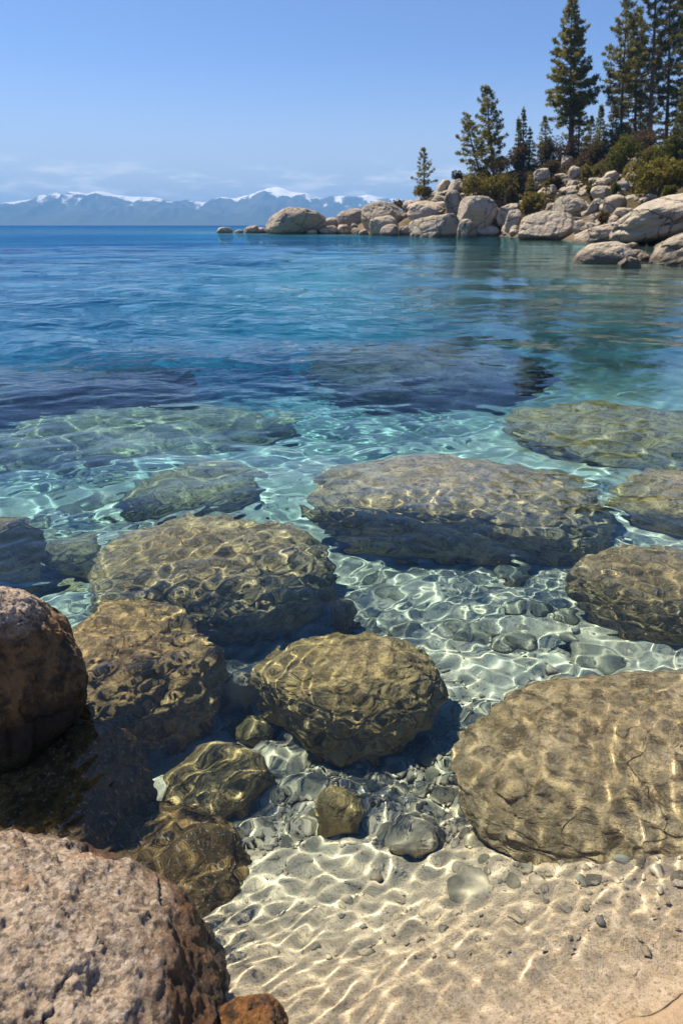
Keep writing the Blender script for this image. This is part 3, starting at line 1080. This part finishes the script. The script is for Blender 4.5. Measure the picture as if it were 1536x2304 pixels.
for i, (box, lab, k, roll) in enumerate(SHORE):
    w = box[1] - box[0]
    rock('shore_boulder' if w > 45 else 'shore_rock', lab, 'boulder' if w > 45 else 'rock', box, 'land', 'shore', 300 + 7 * i, 6 if w > 60 else 5, k, roll, .2 if w > 45 else .25,
         'granite boulders along the far shore', rough=.12, facets=8, blocky=2.6, detail=.022)


# small rubble of the rocky shore belt: copies of a few stones
def rubble():
    rg = np.random.default_rng(77)
    protos = []
    for j in range(5):
        U, F = unit_rock(800 + j, 4, .18, 6, 2.5, .03)
        protos.append((U, F))
    first = {}
    spots = []
    for a, b, ya, yb, n in ((1070, 1170, 506, 529, 26), (1286, 1330, 470, 520, 12), (905, 1000, 455, 490, 16), (985, 1040, 436, 480, 10), (1250, 1420, 395, 445, 40), (1290, 1470, 440, 520, 26), (1180, 1300, 420, 470, 10), (735, 900, 500, 524, 10), (1390, 1480, 372, 402, 8), (1040, 1110, 428, 445, 6), (1410, 1540, 556, 592, 12)):
        for _ in range(n):
            spots.append((rg.uniform(a, b), rg.uniform(ya, yb)))
    for px, py in spots:
        p = hit_land(px, py)
        j = int(rg.integers(0, 5))
        r = rg.uniform(.22, .75) * (p[1] / 90 + .25)
        if j not in first:
            U, F = protos[j]
            o = mesh_np('shore_stone', U, F, M['shore'])
            first[j] = o
        else:
            o = first[j].copy()
            COL.objects.link(o)
        o.location = (p[0], p[1], p[2] + r * .15)
        o.scale = (r * rg.uniform(.8, 1.4), r * rg.uniform(.8, 1.2), r * rg.uniform(.5, .9))
        o.rotation_euler = (rg.uniform(-.3, .3), rg.uniform(-.3, .3), rg.uniform(0, 6.28))
        tag(o, 'small pale stone of the rubble filling gaps between the far shore boulders', 'rock', 'rubble stones along the far shore')


rubble()


# cobbles on the lake bed
def cobbles():
    rg = np.random.default_rng(91)
    first = {}
    areas = [((0, 620, 1060, 1230), 34, 'flat rounded cobble on the blue green bottom behind the egg shaped boulder', 'cobbles behind the egg shaped boulder', (.06, .13)),
             ((640, 1010, 1290, 1420), 16, 'small rounded cobble beside the right end of the egg shaped boulder', 'cobbles beside the egg shaped boulder', (.03, .08)),
             ((520, 900, 1690, 1900), 46, 'little pale stone in the gravel patch below the round olive boulder', 'stones of the gravel patch', (.013, .032)),
             ((860, 1110, 1680, 1900), 26, 'small flat stone between the round olive boulder and the tan boulder', 'stones between olive and tan boulders', (.014, .04)),
             ((1080, 1540, 1880, 1990), 10, 'small pebble on sand along the foot of the huge tan boulder', 'pebbles along the tan boulder', (.008, .02)),
             ((1020, 1330, 1290, 1480), 11, 'flat teal cobble in the netted light between the grey and tan boulders', 'cobbles in the netted light', (.04, .1)),
             ((440, 600, 1480, 1660), 14, 'small pale stone between mossy reef slab and round olive boulder', 'stones beside the mossy slab', (.025, .05))]
    for (a, b, ya, yb), n, lab, grp, (r0, r1) in areas:
        for _ in range(n):
            p = hit_bed(rg.uniform(a, b), rg.uniform(ya, yb))
            j = int(rg.integers(0, 6))
            if p[2] > -.06:
                continue
            r = rg.uniform(r0, r1)
            if j not in first:
                U, F = unit_rock(900 + j, 4, .14, 4, 2.3, .02)
                o = mesh_np('cobble', U, F, M['cobble'])
                first[j] = o
            else:
                o = first[j].copy()
                COL.objects.link(o)
            o.scale = (r * rg.uniform(.9, 1.4), r * rg.uniform(.8, 1.1), r * rg.uniform(.35, .65))
            z = bed_smooth(p[0], p[1])[0]
            o.location = (p[0], p[1], z + o.scale[2] * .45)
            o.rotation_euler = (rg.uniform(-.25, .25), rg.uniform(-.25, .25), rg.uniform(0, 6.28))
            o.cycles.is_caustics_receiver = True
            tag(o, lab, 'stone', grp)


cobbles()


def gravel():
    rg = np.random.default_rng(5)
    V0, F0 = ico(2)
    C, Rr = [], []
    for (a, b, ya, yb), n in (((480, 1060, 1660, 1900), 1300), ((1060, 1600, 1870, 2010), 90), ((540, 1536, 1900, 2150), 160), ((560, 900, 1480, 1700), 400), ((1000, 1300, 1560, 1760), 350), ((0, 700, 1060, 1330), 250), ((640, 1300, 1260, 1560), 250)):
        for _ in range(n):
            px, py = rg.uniform(a, b), rg.uniform(ya, yb)
            d = ray(px, py)
            zz = -.02
            for _k in range(6):
                q = water_point(px, py, zz)
                zz = min(-.002, float(bed_smooth(q[0], q[1])[0]))
            if zz > -.035:
                continue
            C.append((q[0], q[1], zz))
            Rr.append(min(.022, .003 + rg.exponential(.0038)) * (1 + .25 * max(0, q[1] - 2)))
    C, Rr = np.array(C), np.array(Rr)
    n = len(C)
    sc = np.stack([rg.uniform(.8, 1.5, n), rg.uniform(.7, 1.2, n), rg.uniform(.4, .8, n)], -1) * Rr[:, None]
    ang = rg.uniform(0, 6.28, n)
    P = V0[None] * (1 + .22 * rg.normal(size=(n, len(V0), 1)).clip(-1.5, 1.5)) * sc[:, None, :]
    ca, sa = np.cos(ang)[:, None], np.sin(ang)[:, None]
    X = P[..., 0] * ca - P[..., 1] * sa
    Y = P[..., 0] * sa + P[..., 1] * ca
    Vt = np.stack([X, Y, P[..., 2]], -1) + (C + np.array([0, 0, .004]))[:, None, :]
    F = (F0[None] + (np.arange(n) * len(V0))[:, None, None]).reshape(-1, 3)
    o = mesh_np('gravel', Vt.reshape(-1, 3), F, M['gravel'])
    attr(o, 'tone', np.repeat(rg.uniform(0, 1, n), len(V0)))
    o.cycles.is_caustics_receiver = True
    tag(o, 'fine pale gravel strewn over the shallow lake bed', 'gravel', kind='stuff')


gravel()


# ------------------------------------------------------------------ trees and shrubs
def tube(path, rad, sides=7):
    path, rad = np.asarray(path), np.asarray(rad)
    n = len(path)
    d = np.gradient(path, axis=0)
    d /= np.linalg.norm(d, axis=1)[:, None] + 1e-9
    ref = np.where(np.abs(d[:, 2:3]) > .9, np.array([[1.0, 0, 0]]), np.array([[0, 0, 1.0]]))
    u = np.cross(d, ref)
    u /= np.linalg.norm(u, axis=1)[:, None] + 1e-9
    w = np.cross(d, u)
    a = np.linspace(0, 2 * math.pi, sides, endpoint=False)
    V = path[:, None] + rad[:, None, None] * (np.cos(a)[None, :, None] * u[:, None] + np.sin(a)[None, :, None] * w[:, None])
    i = np.arange(n * sides).reshape(n, sides)
    j = np.roll(i, -1, 1)
    F = np.stack([i[:-1], j[:-1], j[1:], i[1:]], -1).reshape(-1, 4)
    return V.reshape(-1, 3), F


def join(parts):
    Vs, Fs, off = [], [], 0
    for V, F in parts:
        Vs.append(V)
        Fs.append(F + off)
        off += len(V)
    return np.vstack(Vs), np.vstack(Fs)


def needles(cen, out, size, nb, rg, width=.16, spread=.8):
    """tufts of blade-shaped triangles; returns V, F, tone per vertex"""
    n = len(cen)
    d = out[:, None, :] + rg.normal(size=(n, nb, 3)) * spread
    d /= np.linalg.norm(d, axis=2)[..., None]
    ln = size[:, None] * rg.uniform(.6, 1.15, (n, nb))
    side = np.cross(d, rg.normal(size=(n, nb, 3)))
    side /= np.linalg.norm(side, axis=2)[..., None] + 1e-9
    b = cen[:, None, :] + d * (ln * .08)[..., None]
    hw = (ln * width)[..., None] * side
    m = b + d * (ln * .5)[..., None]
    tip = b + d * ln[..., None]
    V = np.stack([b, m + hw, tip, m - hw], 2).reshape(-1, 3)
    F = np.arange(n * nb * 4).reshape(-1, 4)
    tone = np.repeat(np.clip(rg.uniform(0, 1, n), 0, 1), nb * 4) * .75 + .25 * rg.uniform(0, 1, n * nb).repeat(4)
    return V, F, tone


def tree(name, label, base, top, crown_lo, rad, seed, mat='pine', group=None, style='pine', dens=1.0, bend=0.0, r0=None, side=0.0):
    """base, top: world points; crown_lo: height fraction where the crown starts; rad: widest branch"""
    rg = np.random.default_rng(seed)
    base, top = np.asarray(base, float), np.asarray(top, float)
    H = float(top[2] - base[2])
    e = empty(name, base.tolist())
    axis = top - base
    ts = np.linspace(0, 1, 26)
    wob = np.stack([np.sin(ts * 3.1 + seed) * .012 * H + bend * H * np.sin(ts * math.pi), np.cos(ts * 2.3 + seed) * .01 * H, 0 * ts], -1) * (ts * (1.2 - ts))[:, None] * 2
    spine = ts[:, None] * axis + wob
    r0 = r0 or .011 * H + .06
    tr = r0 * (1 - ts) ** .85 + .02
    tr[0] *= 1.35
    sp0 = spine.copy()
    sp0[0, 2] -= .6
    parts = [tube(sp0, tr, 9)]
    cen, out, siz = [], [], []
    tt = crown_lo
    step = (.74 if style == 'pine' else .46) / H / dens
    unit = H / 20.0
    tuft = np.clip(.27 + .010 * H, .27, .46)
    while tt < .995:
        u = (tt - crown_lo) / (1 - crown_lo)
        if style == 'pine':
            pr = min(1.0, .45 + 2.4 * u) * (1 - u) ** .72 + .05
            nb = rg.integers(3, 7)
        else:
            pr = (1 - u) ** .9 + .03
            nb = rg.integers(4, 7)
        ph0 = rg.uniform(0, 6.28)
        for b in range(nb):
            ph = ph0 + b * 6.283 / nb + rg.uniform(-.45, .45)
            L = rad * pr * rg.uniform(.5, 1.2) * (1 + side * math.cos(ph))
            if style == 'pine' and rg.uniform() < .13:
                L *= .4
            if L < .12:
                L = .12
            el = R(-14 + 48 * u + rg.uniform(-12, 12)) if style == 'pine' else R(-22 + 45 * u + rg.uniform(-8, 8))
            o = np.array([np.interp(tt, ts, spine[:, q]) for q in range(3)])
            hd = np.array([math.cos(ph), math.sin(ph), 0])
            k = np.linspace(0, 1, 5)
            lift = (.16 if style == 'pine' else .05) * L
            pts = o + np.outer(k * L * math.cos(el), hd) + np.outer(k * L * math.sin(el) + lift * k ** 2.2, [0, 0, 1])
            parts.append(tube(pts, (.012 * L + .018) * (1.15 - k), 4))
            lat = np.cross(hd, [0, 0, 1])
            nt = max(4, int(L / (.155 if style == 'pine' else .19)))
            for q in range(nt):
                f = rg.uniform(.3, 1.0) ** .7 if q else 1.0
                c0 = np.array([np.interp(f, k, pts[:, z]) for z in range(3)])
                sd = rg.uniform(-1, 1) * .34 * L * (1.15 - f)
                cc = c0 + lat * sd + np.array([0, 0, rg.uniform(-.04, .09) * min(L, 1.5)])
                cen.append(cc)
                out.append(hd * .7 + lat * np.sign(sd) * .35 + np.array([0, 0, .35 if style == 'pine' else .05]))
                siz.append(tuft * rg.uniform(.75, 1.3) * (1 if style == 'pine' else .85))
        tt += step * rg.uniform(.7, 1.3)
    for q in range(5):
        cen.append(spine[-1] - np.array([0, 0, .12 * q]))
        out.append(np.array([0, 0, 1.0]))
        siz.append(tuft * .7)
    V, F = join(parts)
    mesh_np('trunk', V, F, M['bark'], e)
    cen, out, siz = np.array(cen), np.array(out), np.array(siz)
    V, F, tone = needles(cen, out, siz, 11 if style == 'pine' else 9, rg, .13 if style == 'pine' else .17, .75)
    c = mesh_np('crown', V, F, M[mat], e, smooth=False)
    attr(c, 'tone', tone)
    tag(e, label, 'tree', group or 'pines and firs on the point')
    return e


def top_at(px, py, y):
    d = ray(px, py)
    return CAM + d * (y / d[1])


def place_tree(label, bpx, bpy_, tpx, tpy, halfw, crown_lo, seed, **kw):
    b = hit_land(bpx, bpy_)
    dy = kw.pop('back', 0.0)
    if dy:
        d = ray(bpx, bpy_)
        x = b[0] + d[0] / d[1] * dy
        b = np.array([x, b[1] + dy, hill_z(x, b[1] + dy)[0]])
    t = top_at(tpx, tpy, b[1])
    rad = halfw / FPX * b[1] * 1.02
    name = 'fir_tree' if kw.get('style') == 'fir' else 'pine_tree'
    LOG.append((label[:30], 'base', [round(float(v), 1) for v in b], 'H', round(float(t[2] - b[2]), 1)))
    return tree(name, label, b, t, crown_lo, rad, seed, **kw)


place_tree('lone small pine at the tip end of the slope', 953, 434, 953, 336, 25, .12, 1, dens=1.5)
place_tree('left leaning pine of the pair above the cracked boulder', 1083, 410, 1048, 256, 38, .2, 2, dens=1.6, bend=-.02, r0=.2)
place_tree('taller right pine of the leaning pair, slim dark trunk', 1112, 412, 1094, 194, 42, .2, 3, dens=1.5, r0=.26, side=-.1)
place_tree('thin spire fir behind the dry brush', 1178, 372, 1177, 241, 15, .05, 4, style='fir', mat='fir')
place_tree('narrow short spire fir left of the thin spire fir', 1166, 372, 1165, 264, 11, .05, 5, style='fir', mat='fir')
place_tree('short dark fir right of the thin spire fir', 1191, 366, 1191, 286, 15, .05, 6, style='fir', mat='fir')
place_tree('young green fir left of the tall twin pine', 1226, 372, 1225, 264, 30, .03, 7, style='fir', mat='fir')
place_tree('tallest pine against open sky, bare lower trunk', 1279, 356, 1287, 1, 58, .24, 8, dens=1.5, r0=.3)
place_tree('slim second trunk growing close beside the tallest pine', 1285, 354, 1296, 60, 40, .34, 9, dens=.9, r0=.26)
place_tree('shorter pine behind the tallest pine to its right', 1303, 342, 1308, 168, 32, .12, 10, mat='fir', back=4)
place_tree('tall thin pine left of the dark stand, crown lit on the left', 1398, 322, 1408, -8, 50, .26, 11, dens=1.1, r0=.26)
place_tree('massive dark pine with thick straight trunk, top out of frame', 1462, 332, 1474, -110, 66, .26, 12, dens=.9, r0=.42, mat='dark_pine')
place_tree('dark pine behind the massive trunk, right of it', 1502, 330, 1506, -70, 52, .12, 13, dens=.9, mat='dark_pine', back=10)
place_tree('dark pine at the frame edge with a low full crown', 1552, 330, 1556, -140, 58, .06, 14, dens=1.0, mat='dark_pine', back=6)
place_tree('mid height pine between the thin pine and the massive pine', 1430, 330, 1436, 20, 48, .2, 15, mat='pine', back=12)
place_tree('bright yellow green young pine at the frame edge', 1548, 372, 1548, 168, 52, .02, 16, style='fir', mat='bright')
place_tree('small fir among bushes right of the tallest pine', 1352, 330, 1352, 236, 26, .02, 17, style='fir', mat='fir', back=10)
place_tree('broad bushy fir below the thin pine', 1378, 330, 1380, 226, 30, .02, 18, style='fir', mat='shrub', back=14)
place_tree('rounded fir against the sky line left of the small fir', 1330, 332, 1330, 262, 24, .02, 19, style='fir', mat='fir', back=14)
place_tree('dark fir filling the gap under the massive pine', 1440, 330, 1442, 200, 40, .02, 20, style='fir', mat='dark_pine', back=18)
place_tree('conical olive fir growing in the dark gully', 1196, 478, 1192, 398, 30, .02, 23, style='fir', mat='shrub')
place_tree('olive young fir hugging the mossy slanting rock', 1226, 470, 1228, 410, 26, .02, 24, style='fir', mat='shrub')


def shrub(label, box, mat, seed, leaf=.16, n=900, lobes=7, cat='shrub', name='shrub', twigs=True, base=None):
    rg = np.random.default_rng(seed)
    x0, x1, y0, y1 = box
    b = hit_land((x0 + x1) / 2, y1) if base is None else np.asarray(base, float)
    k = b[1] / FPX
    w, h = (x1 - x0) * k / 2, (y1 - y0) * k
    e = empty(name, b.tolist())
    lc = np.stack([rg.uniform(-.62, .62, lobes) * w, rg.uniform(-.5, .5, lobes) * w, rg.uniform(.28, .72, lobes) * h], -1)
    lr = np.stack([rg.uniform(.3, .48, lobes) * w, rg.uniform(.3, .48, lobes) * w, rg.uniform(.24, .36, lobes) * h], -1)
    i = rg.integers(0, lobes, n)
    d = rg.normal(size=(n, 3))
    d /= np.linalg.norm(d, axis=1)[:, None]
    rad = rg.uniform(.35, 1.08, n) ** .6
    cen = lc[i] + d * lr[i] * rad[:, None]
    cen[:, 2] = np.maximum(cen[:, 2], .05)
    V, F, tone = needles(cen, d * .6 + np.array([0, 0, .5]), np.full(n, leaf * 1.6) * rg.uniform(.7, 1.3, n), 6, rg, .24, .8)
    f = mesh_np('foliage', V, F, M[mat], e, smooth=False)
    attr(f, 'tone', tone)
    parts = []
    for q in range(lobes):
        tip = lc[q] + rg.normal(size=3) * .1
        st = np.array([tip[0] * .15, tip[1] * .15, -.2])
        kk = np.linspace(0, 1, 5)[:, None]
        parts.append(tube(st + (tip - st) * kk + np.array([0, 0, .12 * h]) * np.sin(kk * math.pi), np.linspace(.07, .02, 5), 5))
    Vs, Fs = join(parts)
    mesh_np('stem', Vs, Fs, M['twig'], e)
    tag(e, label, cat, 'shrubs on the rocky slope')
    return e


shrub('dark olive shrub around the feet of the leaning pine pair', (1034, 1112, 400, 456), 'shrub', 31, n=1300, lobes=9)
shrub('low shrub spilling over the dark gully right of the pine pair', (1100, 1166, 388, 450), 'shrub', 32, n=900)
shrub('wide green shrub mound above the dark leaning slab rock', (1344, 1430, 318, 398), 'bright', 33, n=1500, lobes=9)
shrub('big round olive shrub overhanging the giant slab', (1406, 1524, 362, 442), 'shrub', 34, n=2000, lobes=11)
shrub('yellow green shrub at the frame edge below the bright young pine', (1480, 1560, 306, 372), 'bright', 35, n=1300)
shrub('brown green brush below the young green fir', (1186, 1264, 318, 380), 'scrub', 36, n=1200)
shrub('dry grey brown brush left of the spire firs', (1138, 1186, 328, 380), 'brownshrub', 37, n=900)
shrub('dark low shrub at the tip end of the slope', (884, 936, 436, 454), 'scrub', 38, n=700)
shrub('grassy mound under the lone small pine', (926, 984, 424, 448), 'shrub', 39, n=700)
shrub('small shrub beside the square rock column', (1014, 1040, 388, 412), 'scrub', 40, n=500)
shrub('brown brush around the foot of the tallest pine', (1236, 1300, 320, 368), 'brownshrub', 41, n=900)
shrub('rusty brush under the thin pine', (1300, 1352, 318, 372), 'scrub', 42, n=900)
shrub('dry twiggy brush right of the massive pine trunk', (1400, 1476, 300, 356), 'brownshrub', 43, n=1100)
shrub('olive shrub below the conical gully fir', (1168, 1226, 440, 484), 'shrub', 44, n=1000)
shrub('small green tuft between brownish boulder and pale rock', (1366, 1392, 418, 446), 'bright', 45, n=400, lobes=5)
shrub('pale green tuft in the crack of the giant slab', (1486, 1512, 424, 452), 'bright', 46, n=300, lobes=5)
shrub('low brush covering the ridge right of the pine pair', (1092, 1150, 356, 392), 'scrub', 47, n=900)
shrub('olive brush between the rock pair and the twin pine', (1196, 1262, 366, 398), 'scrub', 48, n=900)
shrub('green bush at the foot of the dark stand', (1356, 1420, 286, 340), 'shrub', 49, n=1200)


for _i, (_b, _l, _m) in enumerate([
        ((1268, 1322, 352, 388), 'straw brown brush just left of the leaning slab rock', 'brownshrub'),
        ((1306, 1350, 372, 404), 'low olive clump uphill of the brownish boulder', 'shrub'),
        ((1222, 1262, 400, 428), 'small dull brush between mossy slab and round grey rock', 'scrub'),
        ((1424, 1484, 336, 378), 'green brown thicket beside the pile topped rock', 'shrub'),
        ((1150, 1200, 396, 430), 'dry brush at the upper right rim of the dark gully', 'brownshrub'),
        ((1440, 1500, 388, 430), 'olive clump between the round shrub and the giant slab', 'shrub'),
        ((1064, 1104, 384, 410), 'grassy tuft on the ridge behind the leaning pines', 'shrub'),
        ((1310, 1344, 424, 448), 'tiny green bush between the grey angular boulder and the yellowish rock', 'bright'),
        ((1340, 1372, 486, 508), 'small dry bush in the gap left of the giant slab', 'scrub'),
        ((1132, 1168, 428, 470), 'dark brush hanging in the gully above the standing boulder', 'scrub')]):
    shrub(_l, _b, _m, 140 + _i, n=700, lobes=6)


def undergrowth():
    rg = np.random.default_rng(55)
    n = 110000
    u, y = rg.uniform(.08, .75, n), rg.uniform(60, 215, n)
    x = u * y
    d = land_d(x, y)
    z = hill_z(x, y)
    P = np.stack([x * .14, y * .14, 0 * x], -1)
    keep = (d > 9) & (fbm(P, 3, 88) > -.12 + .25 * rg.uniform(-1, 1, n)) & (u > .125)
    x, y, z = x[keep][:16000], y[keep][:16000], z[keep][:16000]
    cen = np.stack([x, y, z + rg.uniform(0, .45, len(x))], -1)
    V, F, tone = needles(cen, np.tile([0, 0, 1.0], (len(x), 1)), rg.uniform(.3, .75, len(x)), 7, rg, .2, .9)
    o = mesh_np('undergrowth', V, F, M['scrub'], smooth=False)
    attr(o, 'tone', np.clip(.5 * tone + .5 * np.repeat(rg.uniform(0, 1, len(x)), 28), 0, 1))
    tag(o, 'dry brown and olive undergrowth covering the hillside soil', 'undergrowth', kind='stuff')


undergrowth()

# ------------------------------------------------------------------ haze, sky, sun, camera
SUN_AZ, SUN_EL = -52.0, 57.0       # degrees right of the view direction (+Y), above the horizon


def haze():
    bm = bmesh.new()
    bmesh.ops.create_cube(bm, size=1)
    me = bpy.data.meshes.new('haze')
    bm.to_mesh(me)
    bm.free()
    o = bpy.data.objects.new('haze', me)
    COL.objects.link(o)
    o.location = (0, 4000, 155)
    o.scale = (26000, 13500, 410)
    t = NT('haze_air')
    v = t.n('ShaderNodeVolumePrincipled')
    v.inputs['Density'].default_value = 1.45e-4
    v.inputs['Color'].default_value = (.24, .53, 1.0, 1)
    v.inputs['Anisotropy'].default_value = 0.0
    t.l(v.outputs[0], t.out.inputs['Volume'])
    me.materials.append(t.m)
    tag(o, kind='stuff')


haze()

W = bpy.data.worlds.new('World')
S.world = W
W.use_nodes = True
nt = W.node_tree
bg = nt.nodes['Background']
sky = nt.nodes.new('ShaderNodeTexSky')
sky.sky_type = 'NISHITA'
sky.sun_disc = False
sky.sun_elevation = R(SUN_EL)
sky.sun_rotation = R(SUN_AZ)
sky.altitude = 1900
sky.air_density = 1.0
sky.dust_density = 1.2
sky.ozone_density = 4.0
# thin clouds low over the far shore
tc = nt.nodes.new('ShaderNodeTexCoord')
sep = nt.nodes.new('ShaderNodeSeparateXYZ')
nt.links.new(tc.outputs['Generated'], sep.inputs[0])
mp = nt.nodes.new('ShaderNodeMapping')
mp.inputs['Scale'].default_value = (6, 6, 26)
nt.links.new(tc.outputs['Generated'], mp.inputs['Vector'])
no = nt.nodes.new('ShaderNodeTexNoise')
no.inputs['Scale'].default_value = 1.9
no.inputs['Detail'].default_value = 7
no.inputs['Roughness'].default_value = .58
nt.links.new(mp.outputs[0], no.inputs['Vector'])


def wrange(sock, a, b, c, d):
    m = nt.nodes.new('ShaderNodeMapRange')
    m.interpolation_type = 'SMOOTHSTEP'
    nt.links.new(sock, m.inputs[0])
    for k, v in zip((1, 2, 3, 4), (a, b, c, d)):
        m.inputs[k].default_value = v
    return m.outputs[0]


def wmath(op, a, b):
    m = nt.nodes.new('ShaderNodeMath')
    m.operation = op
    for s, v in zip(m.inputs, (a, b)):
        if isinstance(v, (int, float)):
            s.default_value = v
        else:
            nt.links.new(v, s)
    return m.outputs[0]


low = wmath('MULTIPLY', wrange(sep.outputs[2], .025, .04, .0, 1), wrange(sep.outputs[2], .052, .085, 1, 0))
cl = wmath('MULTIPLY', wrange(no.outputs['Fac'], .47, .64, 0, .6), low)
mx = nt.nodes.new('ShaderNodeMix')
mx.data_type = 'RGBA'
nt.links.new(cl, mx.inputs[0])
tint = nt.nodes.new('ShaderNodeMix')
tint.data_type = 'RGBA'
tint.blend_type = 'MULTIPLY'
tint.inputs[0].default_value = 1
tint.inputs[7].default_value = (.84, .895, 1.04, 1)
nt.links.new(sky.outputs[0], tint.inputs[6])
pale = nt.nodes.new('ShaderNodeMix')
pale.data_type = 'RGBA'
nt.links.new(wrange(sep.outputs[2], .0, .2, .9, 0), pale.inputs[0])
nt.links.new(tint.outputs[2], pale.inputs[6])
pale.inputs[7].default_value = (4.5, 5.05, 6.0, 1)
nt.links.new(pale.outputs[2], mx.inputs[6])
mx.inputs[7].default_value = (9.0, 9.0, 9.6, 1)
nt.links.new(mx.outputs[2], bg.inputs[0])
bg.inputs[1].default_value = .074

Ld = bpy.data.lights.new('sun', 'SUN')
Ld.energy = 5.0
Ld.angle = R(.5)
Ld.color = (1.0, .88, .69)
Ld.cycles.is_caustics_light = True
sun = bpy.data.objects.new('sun', Ld)
COL.objects.link(sun)
sd = Vector((math.sin(R(SUN_AZ)) * math.cos(R(SUN_EL)), math.cos(R(SUN_AZ)) * math.cos(R(SUN_EL)), math.sin(R(SUN_EL))))
sun.rotation_euler = sd.to_track_quat('Z', 'Y').to_euler()
sun.location = sd * 50

cd = bpy.data.cameras.new('camera')
cam = bpy.data.objects.new('camera', cd)
COL.objects.link(cam)
cam.location = CAM.tolist()
cam.rotation_euler = (math.pi / 2 - PITCH, 0, 0)
cd.lens = 24
cd.sensor_width = 36
cd.sensor_fit = 'AUTO'
cd.clip_start = .05
cd.clip_end = 60000
cd.dof.use_dof = True
cd.dof.focus_distance = 2.5
cd.dof.aperture_fstop = 6.0
S.camera = cam

S.view_settings.view_transform = 'Standard'
S.view_settings.look = 'None'
S.view_settings.exposure = .9
S.view_settings.gamma = 1
cy = S.cycles
cy.max_bounces = 12
cy.diffuse_bounces = 3
cy.glossy_bounces = 3
cy.transmission_bounces = 8
cy.transparent_max_bounces = 8
cy.volume_bounces = 0
cy.caustics_reflective = False
cy.caustics_refractive = True
cy.sample_clamp_indirect = 16
cy.blur_glossy = .2
cy.use_denoising = True
cy.denoiser = 'OPENIMAGEDENOISE'

import os
if os.environ.get('ROCK_LOG'):
    for l in LOG:
        print('LOG', *l)
